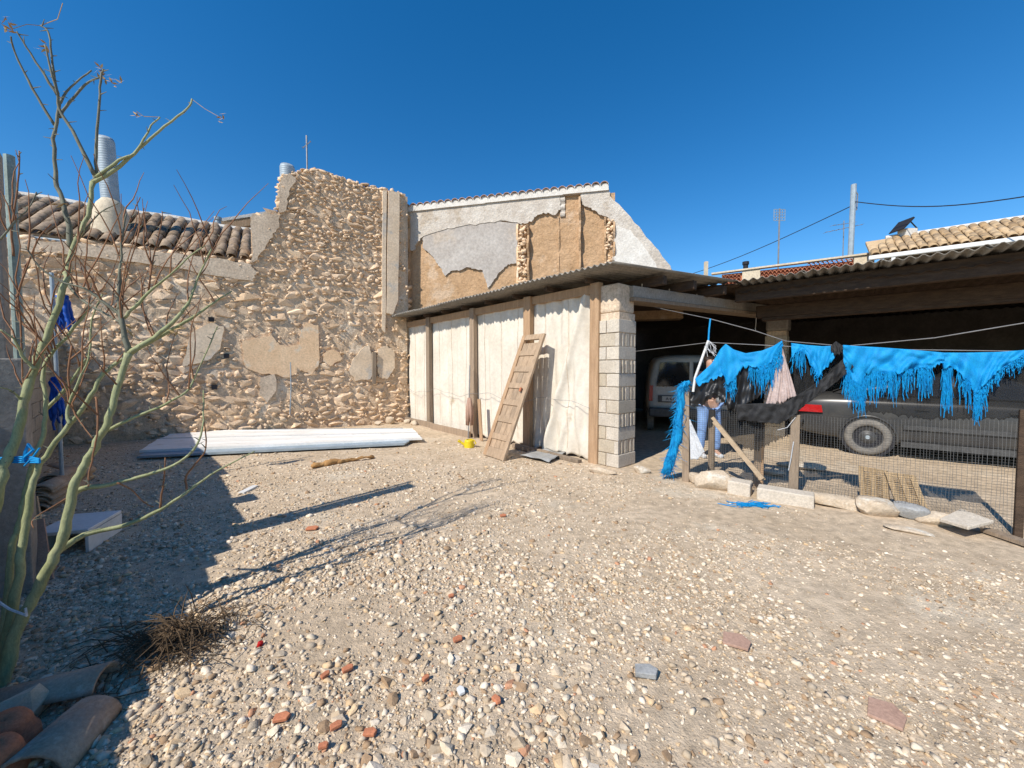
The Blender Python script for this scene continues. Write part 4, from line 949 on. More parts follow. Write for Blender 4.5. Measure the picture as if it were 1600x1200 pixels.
# ------------------------------------------------------------ kerb of rough stones along the fence
def boulder(u, v, w, h, d, m, label, name='kerb_stone', seed=0, sink=.25):
    g = GG(u, v); Y = g.y; W = w / FPX * Y; H = h / FPX * Y; rs_ = np.random.default_rng(seed)
    bm = bmesh.new(); bmesh.ops.create_icosphere(bm, subdivisions=3, radius=1)
    f = waves(seed + 100, 6, .7, 1.6); f2 = waves(seed + 200, 8, 3, 6)
    cuts_ = [(Vector(rs_.normal(size=3)).normalized(), rs_.uniform(.62, .9)) for _ in range(14)]
    for vt in bm.verts:
        c = vt.co; n = sum(abs(x) ** 3.2 for x in c) ** (1 / 3.2); c /= n; c *= 1 + .16 * float(f(c.x + c.z, c.y - c.z)) + .05 * float(f2(c.x + c.z, c.y + c.z))
        for n_, d_ in cuts_:
            k_ = c.dot(n_) - d_
            if k_ > 0: c -= n_ * k_ * .9
    me = bpy.data.meshes.new(name); bm.to_mesh(me); bm.free(); me.materials.append(m); me.shade_smooth()
    try: me.set_sharp_from_angle(angle=R(28))
    except Exception: pass
    a = math.atan2(FEN.e.y, FEN.e.x) + rs_.uniform(-.15, .15)
    fw = W / 2 / max(.55, abs(FEN.e.x))
    return tag(place(name, me, g + FEN.n * d * .5 + Vector((0, 0, H * (.5 - sink * .5))), (rs_.uniform(-.08, .08), rs_.uniform(-.08, .08), a), (fw * .86, d * .5, H * .55)), label, 'stone', 'stones edging the wire fence')
boulder(1085, 757, 26, 20, .16, M_rock, 'small rounded cream stone at the foot of the end fence post', seed=1)
boulder(1113, 768, 54, 34, .28, M_rock, 'large cream boulder beside the end fence post', seed=2)
boulder(1307, 795, 62, 22, .22, M_rock, 'long low cream stone next to the concrete kerb beam', seed=3)
boulder(1368, 809, 58, 34, .24, M_rock, 'pointed cream stone in front of the first louvred shutter', seed=4)
boulder(1421, 814, 48, 26, .2, M_greyrock, 'grey slanting stone in front of the second louvred shutter', seed=5)
boulder(1469, 824, 50, 24, .2, M_rock, 'peach coloured rough stone beyond the grey kerb stone', seed=6)
boulder(1415, 834, 60, 8, .12, M_rock, 'flat white stone sunk flush in the soil before the kerb', seed=7)
boulder(1205, 745, 34, 14, .2, M_rock, 'flat stone inside the fence behind the square post', seed=8)
boulder(1250, 735, 60, 12, .2, M_rock, 'low cream stone lying inside the wire pen', seed=9)
boulder(1000, 741, 26, 12, .16, M_rock, 'pale lump of mortar at the foot of the block pillar', seed=12)
boulder(938, 742, 40, 12, .12, M_rock, 'flat cream stone on the ground before the block pillar', seed=13)
for i_, (u, v, w) in enumerate(((604, 663, 22), (585, 665, 12), (642, 665, 14), (632, 662, 12))): boulder(u, v, w, w * .6, .2, M_rock, ['rounded tan stone at the foot of the stone wall by the shed', 'little pale stone lying along the stone wall foot', 'white stone beside the base plank of the shed', 'tan stone against the first shed post'][i_], 'fallen_stone', 20 + i_)
def kerb(u0, v0, u1, v1, h, d, label, m=M_block):
    a, b = GG(u0, v0), GG(u1, v1); e = b - a; e.z = 0
    return tag(MB().obox(a - Vector((0, 0, .04)), e, FEN.n * d, Vector((0, 0, h))).build('kerb_block', m, None, bevel=.014), label, 'block', 'stones edging the wire fence')
kerb(1136, 770, 1172, 777, .19, .2, 'short square cut concrete block beside the large boulder')
kerb(1182, 780, 1272, 796, .17, .2, 'long concrete kerb beam below the square fence post')
q = [GG(1467, 827), GG(1512, 845), GG(1552, 838), GG(1500, 821)]
tag(MB().prism([p + Vector((0, 0, .07 + .02 * i)) for i, p in enumerate(q)], (0, 0, .03)).build('concrete_slab', M_block, None, bevel=.006), 'broken thin concrete slab tipped over at the end of the kerb', 'slab')
a, b = GG(1540, 833), GG(1625, 862); tag(MB().beam(a + Vector((0, 0, .03)), b + Vector((0, 0, .03)), .10, .03).build('weathered_plank', M_wood, None), 'grey weathered plank on the ground at the kerb end', 'plank')

# ------------------------------------------------------------ wire fence
fen = thing('wire_fence', FEN.P(FEN.L / 2, 0), 'makeshift wire mesh fence on rough wooden posts', 'fence')
def fpost(u, vt, d, w, m, name='post', lean=0):
    a = FEN.px(u, vt, d); MB().beam((a.x + lean, a.y, -.15), a, w, w * .8, FEN.n, .08).build(name, m, fen, bevel=.006); return a
fpost(1072, 612, 0, .085, M_wood, lean=.02); fpost(1113, 640, .35, .07, M_wood); fpost(1187, 668, .25, .10, M_wood); fpost(1193, 640, .22, .035, M_wood_warm); fpost(1243, 648, .0, .085, M_wood); fpost(1600, 640, .0, .05, M_beam)
MB().tube([FEN.px(1083, 612, -.02), FEN.px(1086, 590, -.02), FEN.px(1107, 532, .0)], .016, 8).build('brace_pipe', M_white, fen)
MB().beam(FEN.px(1116, 658, -.05), FEN.px(1191, 748, -.05), .05, .035, FEN.n).build('brace_board', M_plank, fen)
MB().beam(FEN.px(1113, 652, -.02), FEN.px(1194, 750, -.02), .035, .03, FEN.n).build('brace_board', M_plank, fen)
mw = MB(); s0_, s1_ = FEN.sh(1074, 650)[0], FEN.sh(1602, 700)[0]; sp_ = .025
for i in range(int((s1_ - s0_) / sp_) + 1):
    s = s0_ + i * sp_; zt = .98 + .03 * math.sin(s * 3); mw.tube([FEN.P(s, .02, -.0), FEN.P(s + .01 * math.sin(i), zt * .5, .012 * math.sin(s * 5)), FEN.P(s, zt, 0)], .0013, 3, False)
for j in range(39):
    z = .03 + j * sp_; mw.tube([FEN.P(s, z + .012 * math.sin(s * 3), .012 * math.sin(s * 5) * math.sin(z * 3.1)) for s in np.linspace(s0_, s1_, 30)], .0013, 3, False)
tag(mw.build('wire_mesh', M_mesh, fen), kind='stuff')
lq = l0.lerp(l1, .12); wp = [Vector((lq.x, lq.y, 2.46)), FEN.px(1109, 498, .1), FEN.px(1180, 517, 0), FEN.px(1228, 533, 0), FEN.px(1320, 541, 0), FEN.px(1460, 528, 0), FEN.px(1640, 498, 0)]
MB().tube(wp, .0045, 5).build('line_wire', M_steel, fen)
MB().tube([Vector((PC.x + .2, PC.y + .3, 1.72)), FEN.px(1108, 535, .02), FEN.px(1228, 541, 0), FEN.px(1330, 545, 0), FEN.px(1610, 549, 0)], .004, 5).build('line_wire', M_steel, fen)
MB().tube([FEN.px(1110, 498, .08), FEN.px(1108, 515, .04), FEN.px(1107, 532, 0)], .010, 6).build('blue_cord', M_blue, fen)
mb = MB(); rb = random.Random(4)
for i in range(9): mb.tube([FEN.px(1107, 532, -.01), FEN.px(1107 + rb.uniform(-8, 14), 540 + rb.uniform(0, 6), -.02), FEN.px(1107 + rb.uniform(-6, 16), 552 + rb.uniform(-2, 6), -.02)], .003, 4)
mb.build('frayed_cord', M_whitecl, fen)
mb = MB().tube([FEN.px(1243, 652, -.04), FEN.px(1230, 668, -.06), FEN.px(1215, 672, -.05)], .004, 4); mb.tube([FEN.px(1240, 690, -.05), FEN.px(1236, 715, -.06), FEN.px(1232, 735, -.05)], .005, 4); mb.build('white_tie', M_whitecl, fen)
def poly_at(P, t):
    ln = [math.hypot(b[0] - a[0], b[1] - a[1]) for a, b in zip(P[:-1], P[1:])]; T = sum(ln) * t
    for (a, b), l in zip(zip(P[:-1], P[1:]), ln):
        if T <= l or b is P[-1]: k = min(1, T / max(l, 1e-6)); return a[0] + (b[0] - a[0]) * k, a[1] + (b[1] - a[1]) * k
        T -= l
def drape(name, top, bot, m, label, cat, off=-.03, amp=.03, seed=0, fringe=None, fm=None, nx=70, ny=26, rag_=3., freq=40):
    f = waves(seed + 300, 8, 1.5, 6); f3 = waves(seed + 400, 6, .5, 2); rr = random.Random(seed)
    edge = [rr.uniform(-rag_, rag_) for _ in range(nx + 1)]
    def fn(u, v):
        a = poly_at(top, u); b = poly_at(bot, u); e = edge[min(nx, int(u * nx + .5))] * (v ** 3)
        x = a[0] + (b[0] - a[0]) * v; y = a[1] + (b[1] - a[1]) * v + e
        fold = amp * (.55 * math.sin(u * freq * .5 + 4 * float(f3(u * 3, v)) + v * 2) + .8 * float(f(u * 5, v * 2.2)) + .3 * math.sin(u * freq + v * 7)) * (.35 + .65 * v)
        return FEN.px(x, y, off - fold - .02 * v)
    o = MB().grid(fn, nx, ny).build(name, m, None, smooth=True, solid=.003); tag(o, label, cat)
    if fringe:
        mb = MB()
        for (u0, u1, l0_, l1_, n) in fringe:
            for i in range(n):
                u = rr.uniform(u0, u1); L = rr.uniform(l0_, l1_) * rr.uniform(.5, 1); b = poly_at(bot, u); p = []; rad = []; dx = rr.gauss(0, 3)
                w = rr.uniform(.002, .007)
                for k in range(6):
                    t = k / 5; p.append(FEN.px(b[0] + dx * t + rr.gauss(0, .7), b[1] - 3 + L * t, off - .02 + rr.gauss(0, .008))); rad.append(w * (1 - .6 * t))
                mb.tube(p, rad, 4)
        tag(mb.build('fringe', fm or m, o), kind='stuff')
    return o
drape('blue_tarp', [(1086, 592), (1112, 568), (1126, 545), (1134, 537), (1146, 546), (1165, 552), (1190, 548), (1208, 541), (1222, 532)], [(1090, 603), (1112, 594), (1132, 586), (1136, 604), (1146, 596), (1160, 574), (1180, 572), (1196, 578), (1208, 562), (1224, 540)], M_blue,
      'torn bright blue tarp peaked over black plastic on the fence', 'tarp', seed=1, amp=.035, fringe=[(.3, .45, 10, 40, 40), (.6, .98, 15, 55, 160)])
drape('blue_tarp', [(1236, 536), (1260, 539), (1285, 541), (1306, 540)], [(1237, 556), (1256, 548), (1268, 572), (1278, 590), (1292, 574), (1305, 556)], M_blue, 'small blue tarp scrap hanging beside the pink cloth', 'tarp', seed=2, amp=.025, nx=40, fringe=[(0, .2, 15, 50, 30), (.4, .7, 5, 25, 20)])
drape('blue_tarp', [(1317, 539), (1345, 541), (1380, 543), (1420, 546), (1476, 551)], [(1318, 566), (1332, 596), (1346, 606), (1352, 583), (1385, 585), (1420, 580), (1450, 575), (1476, 568)], M_blue, 'long blue tarp with a deep stringy fringe over the dark car', 'tarp', seed=3, amp=.04, fringe=[(.02, .35, 30, 65, 130), (.35, .9, 25, 60, 170)], nx=90)
drape('blue_tarp', [(1470, 551), (1510, 551), (1560, 550), (1612, 546)], [(1474, 580), (1488, 572), (1503, 588), (1516, 600), (1524, 620), (1534, 604), (1556, 584), (1580, 570), (1612, 552)], M_blue, 'blue tarp sagging to a point at the far end of the fence', 'tarp', seed=4, amp=.035, fringe=[(.0, .08, 50, 85, 50), (.15, .3, 15, 60, 30), (.38, .55, 20, 60, 90), (.55, .97, 10, 28, 80)])
drape('black_plastic', [(1078, 606), (1100, 594), (1130, 584), (1165, 570), (1200, 568), (1214, 560)], [(1078, 634), (1098, 632), (1118, 618), (1134, 634), (1150, 644), (1172, 630), (1196, 612), (1212, 590)], M_blackpl, 'crumpled glossy black plastic under the peaked blue tarp', 'plastic', off=.0, amp=.055, seed=5, freq=60, fringe=None)
drape('shade_net', [(1150, 632), (1190, 630), (1220, 632), (1255, 612), (1290, 588), (1322, 556)], [(1152, 656), (1190, 660), (1218, 662), (1240, 650), (1258, 632), (1296, 606), (1334, 574)], M_netsolid, 'rolled black shade net sagging along the wire fence', 'net', off=-.05, amp=.05, seed=6, freq=70, rag_=1)
drape('shade_net', [(1240, 545), (1300, 545), (1322, 548)], [(1240, 640), (1290, 610), (1330, 590)], M_net, 'thin see-through black net hanging beneath the small blue scrap', 'net', off=.03, amp=.02, seed=7)
drape('shade_net', [(1330, 552), (1450, 556), (1604, 552)], [(1330, 640), (1450, 655), (1604, 655)], M_net, 'wide see-through black net hanging in front of the dark car', 'net', off=.05, amp=.02, seed=8)
drape('shade_net', [(1136, 634), (1180, 634), (1230, 640)], [(1136, 690), (1180, 705), (1232, 680)], M_net, 'drooping see-through black net below the black plastic', 'net', off=.04, amp=.02, seed=9)
drape('black_rag', [(1298, 541), (1306, 533), (1316, 540)], [(1298, 548), (1306, 556), (1317, 548)], M_netsolid, 'black rag knotted on the line wire between blue tarps', 'rag', off=-.05, amp=.03, seed=10, nx=16, ny=10)
drape('pink_cloth', [(1218, 544), (1220, 542), (1223, 545)], [(1196, 633), (1218, 630), (1245, 620)], M_pink, 'pale pink cloth hanging in a triangle from the wire', 'cloth', off=-.02, amp=.025, seed=11, nx=30)
drape('white_cloth', [(1077, 656), (1078, 655), (1080, 660)], [(1079, 718), (1090, 718), (1101, 706)], M_whitecl, 'white triangular lace cloth hung on the end fence post', 'cloth', off=-.06, amp=.012, seed=12, nx=20, rag_=.5)
cb = [FEN.px(u, v, -.03) for u, v in ((1074, 596), (1064, 606), (1063, 630), (1060, 655), (1058, 680), (1052, 705), (1046, 725), (1041, 740))]
mb = MB(); rb = random.Random(9)
for j in range(12):
    a = j * .55; mb.tube([p + Vector((math.cos(a + k * .8), math.sin(a + k * .8), 0)) * (.035 + .012 * math.sin(k + j)) for k, p in enumerate(cb)], [rb.uniform(.008, .03) for _ in cb], 6)
for i in range(520):
    k = rb.randrange(len(cb) - 1); p = cb[k].lerp(cb[k + 1], rb.random()); d = Vector((rb.gauss(0, .075), rb.gauss(0, .06), -rb.uniform(.02, .12))); mb.tube([p + Vector((rb.gauss(0, .03), rb.gauss(0, .03), 0)), p + d], [.004, .0015], 4)
tag(mb.build('blue_cloth_twist', M_blue, None, smooth=True), 'frayed twist of blue cloth hanging to the ground off the fence end', 'cloth')
# louvred shutters propped on the kerb
def shutter(c, label):
    bl, br_, tr_, tl = [GG(*c[0]), GG(*c[1])] + [None, None]; w = (br_ - bl); w.z = 0; W = w.length; e = w / W; H = .40
    u_ = (Vector((0, 0, 1)) + FEN.n * .35 - e * c[2]).normalized(); n_ = e.cross(u_); n_ = n_ if n_.y < 0 else -n_
    t = thing('louvred_shutter', bl + w / 2, label, 'shutter')
    for x in (0, W / 2 - .02, W - .045): MB().obox(bl + e * x, e * .045, u_ * H, n_ * .03).build('stile', M_straw, t)
    for y in (0, H - .05): 
        MB().obox(bl + e * .046 + u_ * y + n_ * .002, e * (W / 2 - .068), u_ * .05, n_ * .025).build('rail', M_straw, t); MB().obox(bl + e * (W / 2 + .027) + u_ * y + n_ * .002, e * (W / 2 - .074), u_ * .05, n_ * .025).build('rail', M_straw, t)
    for k in range(14):
        y = .055 + k * (H - .11) / 14; MB().hexa([*[bl + e * x + u_ * yy + n_ * z for x, yy, z in ((.047, y, .022), (W - .047, y, .022), (W - .047, y + .006, .022), (.047, y + .006, .022))], *[bl + e * x + u_ * yy + n_ * z for x, yy, z in ((.047, y + .014, .004), (W - .047, y + .014, .004), (W - .047, y + .02, .004), (.047, y + .02, .004))]]).build('slat', M_straw, t)
shutter(((1346, 786), (1392, 797), .05), 'upright louvred wooden shutter propped behind the pointed kerb stone'); shutter(((1404, 800), (1454, 808), .28), 'tilted louvred wooden shutter propped behind the grey kerb stone')

# ------------------------------------------------------------ dark saloon car
rw = GG(1354, 711); cf = Vector((.77, -.638, 0)).normalized(); cl = Vector((cf.y, -cf.x, 0)); cl = cl if cl.y < 0 else -cl
C0 = Vector((rw.x, rw.y, 0)) - cl * .80
def CP(x, y, z): return C0 + cf * x + cl * y + Vector((0, 0, z))
car = thing('black_car', C0 + cf * 1.3, 'dusty black saloon car parked behind the blue tarps', 'car')
st = [(-1.02, .66, .42, .84, .90), (-.97, .78, .30, .90, .97), (-.7, .84, .24, .95, 1.03), (-.3, .86, .21, .96, 1.05), (.4, .87, .2, .95, 1.04), (1.4, .87, .2, .94, 1.02), (2.4, .86, .2, .91, .99), (3.0, .84, .21, .85, .92), (3.4, .76, .25, .76, .82), (3.58, .6, .36, .64, .68)]
def loft(secs, m, name, par, sub=1):
    mb = MB(); k = len(secs[0])
    for sct in secs: mb.v += [tuple(p) for p in sct]
    for i in range(len(secs) - 1):
        for j in range(k - 1): mb.f.append((i * k + j, i * k + j + 1, (i + 1) * k + j + 1, (i + 1) * k + j))
        mb.f.append((i * k + k - 1, i * k, (i + 1) * k, (i + 1) * k + k - 1))
    mb.f.append(tuple(range(k))); mb.f.append(tuple((len(secs) - 1) * k + j for j in range(k)))
    return mb.build(name, m, par, smooth=True, sub=sub)
secs = []
for (x, w, zb, zl, zd) in st:
    h_ = [(w * .9, zb), (w * .985, zb + .08), (w, (zb + zl) / 2), (w * .985, zl - .06), (w * .93, zl), (w * .8, zd - .015), (w * .4, zd + .01)]
    secs.append([CP(x, y, z) for y, z in h_] + [CP(x, -y, z) for y, z in h_[::-1]])
loft(secs, M_carblack, 'body', car, 2)
gh = [(-.52, .70, 1.0, 1.02), (-.2, .69, 1.0, 1.17), (.25, .68, 1.0, 1.36), (.6, .67, 1.0, 1.41), (1.2, .66, 1.0, 1.42), (1.6, .67, .98, 1.36), (2.3, .70, .96, .99)]
secs = []
for (x, w, z0, z1) in gh:
    h_ = [(w + .06, z0), (w + .02, z0 + (z1 - z0) * .35), (w - .08 * (z1 - z0) / .4, z0 + (z1 - z0) * .85), (w * .72, z1), (.2, z1 + .01)]
    secs.append([CP(x, y, z) for y, z in h_] + [CP(x, -y, z) for y, z in h_[::-1]])
loft(secs, M_carblack, 'roof', car, 1)
def cquad(name, pts, m, th=.012): return MB().prism([CP(*p) for p in pts], cl * th).build(name, m, car)
cquad('side_window', [(.12, .735, 1.03), (.95, .74, 1.03), (.95, .665, 1.34), (.42, .665, 1.33)], M_glass); cquad('side_window', [(1.0, .74, 1.02), (1.95, .75, 1.0), (1.5, .67, 1.32), (1.0, .665, 1.34)], M_glass)
MB().prism([CP(*p) for p in ((-.47, .56, 1.06), (.18, .50, 1.36), (.18, -.50, 1.36), (-.47, -.56, 1.06))], Vector((0, 0, .015))).build('rear_window', M_glass, car)
for s in (1, -1):
    MB().prism([CP(-1.0, s * .36, .69), CP(-.995, s * .74, .69), CP(-.995, s * .74, .82), CP(-1.0, s * .36, .82)], -cf * .05).build('tail_light', M_tail, car)
cquad('tail_light_side', [(-.97, .80, .69), (-.60, .845, .69), (-.62, .84, .82), (-.97, .79, .82)], M_tail, .035)
MB().prism([CP(-1.035, -.26, .60), CP(-1.035, .26, .60), CP(-1.035, .26, .71), CP(-1.035, -.26, .71)], -cf * .012).build('number_plate', M_white, car)
MB().tube([CP(-.9, .84, .5), CP(-1.04, .72, .5), CP(-1.07, .3, .5), CP(-1.07, -.3, .5), CP(-1.04, -.72, .5)], .06, 8).build('bumper', M_carblack, car, smooth=True)
MB().beam(CP(.42, .885, .52), CP(2.25, .885, .52), .02, .07).build('side_moulding', M_rim, car); MB().beam(CP(.4, .865, .24), CP(2.3, .865, .24), .03, .09).build('sill', M_rim, car)
for x in (.55, 1.5): MB().beam(CP(x, .875, .82), CP(x + .16, .875, .82), .03, .03).build('door_handle', M_rim, car)
for x in (0, 2.62):
    for s in (1, -1):
        c = CP(x, s * .70, .31); ax = cl * s
        wh = thing('wheel', c, None, None); wh.parent = car; wh.location = c - WL[car.name]
        MB().lathe(c, ax, [(0, .19), (.01, .285), (.04, .308), (.15, .308), (.19, .285), (.2, .25), (.195, .20), (.17, .195)], 32).build('tyre', M_tyre, wh, smooth=True)
        MB().lathe(c, ax, [(.17, .20), (.155, .185), (.14, .165), (.155, .10), (.185, .075), (.19, .04), (.19, 0)], 28).build('rim', M_rim, wh, smooth=True)
        if s > 0:
            for k in range(10):
                a = k * .628; p = c + ax * .155 + (cf * math.cos(a) + Vector((0, 0, 1)) * math.sin(a)) * .135; MB().lathe(p, ax, [(0, .018), (.004, .018), (.004, 0)], 8).build('vent_hole_shade', M_ink, wh)  # black discs on the rim; the holes' shade is put into the colour
            MB().lathe(c + ax * .19, ax, [(0, .035), (.012, .03), (.012, 0)], 10).build('hub_cap', M_galv, wh)
            MB().tube([CP(x + .36 * math.cos(a), .865, .31 + .36 * math.sin(a)) for a in np.linspace(-.25, 3.4, 16)], .022, 6).build('wheel_arch', M_carblack, car, smooth=True)
            MB().lathe(CP(x, .80, .31), ax, [(0, 0), (0, .345), (.052, .35), (.052, .0)], 28).build('arch_well_shade', M_ink, car)  # black disc painting the shade inside the wheel arch

# ------------------------------------------------------------ pale van in the dark
vf = Vector((.30, .954, 0)).normalized(); vr = Vector((vf.y, -vf.x, 0)); vl0 = at(1012, 640, 8.75); V0 = Vector((vl0.x, vl0.y, 0)) + vr * .84
def VP_(x, y, z): return V0 + vr * x + vf * y + Vector((0, 0, z))
van = thing('white_van', V0 + vf * 1.5, 'pale van seen from behind inside the dark carport', 'van')
secs = []
for (y, w, z0, z1) in ((0, .80, .52, 1.66), (.05, .84, .46, 1.76), (.4, .86, .40, 1.82), (2.0, .86, .38, 1.83), (2.5, .86, .38, 1.75), (3.0, .84, .38, 1.15), (3.9, .76, .42, .95)):
    tw_ = .88; h_ = [(w * .97, z0), (w, z0 + .1), (w, (z0 + z1) * .5), (w * tw_, z1 - .1), (w * .72, z1)]
    secs.append([VP_(x, y, z) for x, z in h_] + [VP_(-x, y, z) for x, z in h_[::-1]])
loft(secs, M_vanwhite, 'body', van, 1)
def vq(name, pts, m, y=-.015, th=.02): return MB().prism([VP_(x, y, z) for x, z in pts], vf * th).build(name, m, van)
vq('rear_window', [(-.66, 1.08), (.02, 1.08), (.02, 1.62), (-.58, 1.62)], M_glass); vq('rear_window', [(.10, 1.08), (.66, 1.08), (.58, 1.62), (.10, 1.62)], M_glass)
vq('plate_recess', [(-.62, .72), (-.02, .72), (-.02, .88), (-.62, .88)], M_rim, -.02); vq('number_plate', [(-.54, .745), (-.04, .745), (-.04, .86), (-.54, .86)], M_vanwhite, -.032, .01)
MB().beam(VP_(-.82, -.06, .5), VP_(.82, -.06, .5), .14, .2).build('bumper', M_rim, van, bevel=.03)
for s in (-1, 1):
    vq('tail_light', [(s * .74, .75), (s * .82, .75), (s * .80, 1.1), (s * .73, 1.1)], M_tail, -.02)
    for y in (.55, 3.2):
        MB().lathe(VP_(s * .68, y, .31), vr * s, [(0, .18), (.02, .3), (.15, .3), (.17, .18), (.16, 0)], 24).build('wheel', M_tyre, van)
def text(name, body, size, mid_, ex_, up_, m, parent):
    cu = bpy.data.curves.new(name, 'FONT'); cu.body = body; cu.size = size; cu.align_x = 'CENTER'; cu.align_y = 'CENTER'; cu.extrude = .001
    tmp = bpy.data.objects.new('tmp', cu); COL.objects.link(tmp); dg = bpy.context.evaluated_depsgraph_get(); me = bpy.data.meshes.new_from_object(tmp.evaluated_get(dg)); bpy.data.objects.remove(tmp)
    me.materials.clear(); me.materials.append(m); o = place(name, me, mid_, frame(ex_, up_, ex_.cross(up_)), (1, 1, 1), parent); return o
text('plate_lettering', 'A·6275·S', .095, VP_(-.29, -.036, .80), vr, Vector((0, 0, 1)), M_ink, van)

# ------------------------------------------------------------ person behind the fence
pf = G(1106, 714); pz = float(gz(pf.x, pf.y)); PB = Vector((pf.x, pf.y, pz))
per = thing('person', PB, 'person in light blue jeans and dark top standing behind the torn tarp', 'person')
def skin(name, verts, edges, rad, m, root=0, sub=2):
    me = bpy.data.meshes.new(name); me.from_pydata([tuple(Vector(v)) for v in verts], edges, []); me.materials.append(m)
    o = link(bpy.data.objects.new(name, me), PB, per); md = o.modifiers.new('skin', 'SKIN'); md.use_smooth_shade = True
    for i, r_ in enumerate(rad): me.skin_vertices[0].data[i].radius = (r_, r_) if not hasattr(r_, '__len__') else r_; me.skin_vertices[0].data[i].use_root = (i == root)
    s_ = o.modifiers.new('sub', 'SUBSURF'); s_.levels = s_.render_levels = sub; return o
def chain(*pts): return list(pts)
bv = [(0, 0, .88), (-.09, 0, .82), (-.12, -.02, .46), (-.13, .02, .08), (.09, 0, .82), (.12, -.03, .46), (.13, 0, .08), (0, -.01, 1.1), (0, -.02, 1.3), (0, -.03, 1.42), (0, -.05, 1.53), (0, -.06, 1.62),
      (-.17, -.02, 1.36), (-.23, -.05, 1.10), (-.17, -.22, .98), (.17, -.02, 1.36), (.23, -.05, 1.10), (.15, -.24, 1.02), (-.13, -.14, .04), (.13, -.16, .04), (-.14, -.28, .97), (.12, -.30, 1.02)]
be = [(0, 1), (1, 2), (2, 3), (0, 4), (4, 5), (5, 6), (0, 7), (7, 8), (8, 9), (9, 10), (10, 11), (8, 12), (12, 13), (13, 14), (8, 15), (15, 16), (16, 17), (3, 18), (6, 19), (14, 20), (17, 21)]
brd = [.12, .085, .055, .04, .085, .055, .04, .12, .13, .055, .085, .075, .055, .042, .03, .055, .042, .03, .035, .035, .026, .026]
skin('body', bv, be, brd, M_skin)
skin('jeans', [(0, .0, .92)] + [(-.09, 0, .82), (-.12, -.02, .46), (-.13, .02, .10), (.09, 0, .82), (.12, -.03, .46), (.13, 0, .10)], [(0, 1), (1, 2), (2, 3), (0, 4), (4, 5), (5, 6)], [.14, .105, .075, .07, .105, .075, .07], M_jeans)
skin('jacket', [(0, 0, .92), (0, -.01, 1.1), (0, -.02, 1.3), (0, -.03, 1.41), (-.17, -.02, 1.36), (-.23, -.05, 1.10), (-.17, -.21, .99), (.17, -.02, 1.36), (.23, -.05, 1.10), (.15, -.22, 1.02)], [(0, 1), (1, 2), (2, 3), (2, 4), (4, 5), (5, 6), (2, 7), (7, 8), (8, 9)], [.15, .145, .15, .07, .072, .058, .045, .072, .058, .045], M_jacket, 0)
for s in (-1, 1): MB().tube([PB + Vector((s * .13, .05, .035)), PB + Vector((s * .13, -.06, .04)), PB + Vector((s * .14, -.18, .03))], [.045, .05, .035], 10).build('shoe', M_whitecl, per, smooth=True)
skin('hair', [(0, -.01, 1.66), (0, .03, 1.60), (0, .05, 1.5)], [(0, 1), (1, 2)], [.085, .095, .05], M_hair)
for (x, z) in ((-.03, 1.60), (.03, 1.60)): MB().lathe(PB + Vector((x, -.135, z)), (0, -1, 0), [(0, .012), (.006, .009), (.008, 0)], 8).build('eye', M_ink, per)
MB().tube([PB + Vector((0, -.135, 1.60)), PB + Vector((0, -.16, 1.565)), PB + Vector((0, -.14, 1.555))], [.008, .014, .01], 6).build('nose', M_skin, per, smooth=True)
for k, (sx, sy, sz) in enumerate(((-.14, -.30, .97), (.12, -.32, 1.02))):
    for f_ in range(4):
        x = sx - .03 + .02 * f_; L_ = (.055, .065, .06, .048)[f_]; b0_ = PB + Vector((x, sy, sz)); MB().tube([b0_, b0_ + Vector((0, -L_ * .6, -.012)), b0_ + Vector((0, -L_ * .8, -.035))], [.010, .009, .007], 6).build('finger', M_skin, per, smooth=True)
    b0_ = PB + Vector((sx + (.035 if k == 0 else -.04), sy + .03, sz + .01)); MB().tube([b0_, b0_ + Vector((.015 if k == 0 else -.015, -.03, .01)), b0_ + Vector((.005, -.055, .005))], [.011, .010, .008], 6).build('thumb', M_skin, per, smooth=True)
q = PB + Vector((-.02, -.36, .93)); tag(MB().lathe(q, (0, 0, 1), [(0, 0), (0, .05), (.18, .05), (.21, .03), (.25, .025), (.25, 0)], 14).build('water_bottle', M_whitecl, None, smooth=True), 'pale blue white bottle held by the person behind the fence', 'bottle')

# ------------------------------------------------------------ houses beyond the carport roof
pa = at(1125, 425, 15.5); pb_ = at(1412, 388, 12.9); PH = VPlane(pa, pb_); zt = (pa.z + pb_.z) / 2
ph = thing('parapet_house', PH.P(PH.L / 2, 0, 2), 'cream house with an orange clay lattice parapet behind the carport', 'house')
def zline(s): return pa.z + (pb_.z - pa.z) * s / PH.L
MB().obox(PH.P(-.5, 0, .05), PH.e * (PH.L + 1.2), PH.n * 5, Vector((0, 0, zt - .75))).build('wall', M_cream, ph)
def prange(u0, u1): return PH.sh(u0, 420)[0], PH.sh(u1, 420)[0]
cream = [prange(1160, 1188), prange(1334, 1366)]; latt = [prange(1128, 1160), prange(1188, 1334)]
MB().hexa([PH.P(-.3, zline(-.3) - .06, -.06), PH.P(PH.L + .3, zline(PH.L + .3) - .06, -.06), PH.P(PH.L + .3, zline(PH.L + .3) - .06, .18), PH.P(-.3, zline(-.3) - .06, .18), PH.P(-.3, zline(-.3), -.06), PH.P(PH.L + .3, zline(PH.L + .3), -.06), PH.P(PH.L + .3, zline(PH.L + .3), .18), PH.P(-.3, zline(-.3), .18)]).build('coping', M_cream, ph)
for a, b in cream: MB().obox(PH.P(a, zt - .8, 0), PH.e * (b - a), PH.n * .14, Vector((0, 0, zline((a + b) / 2) - zt + .73))).build('pier', M_cream, ph)
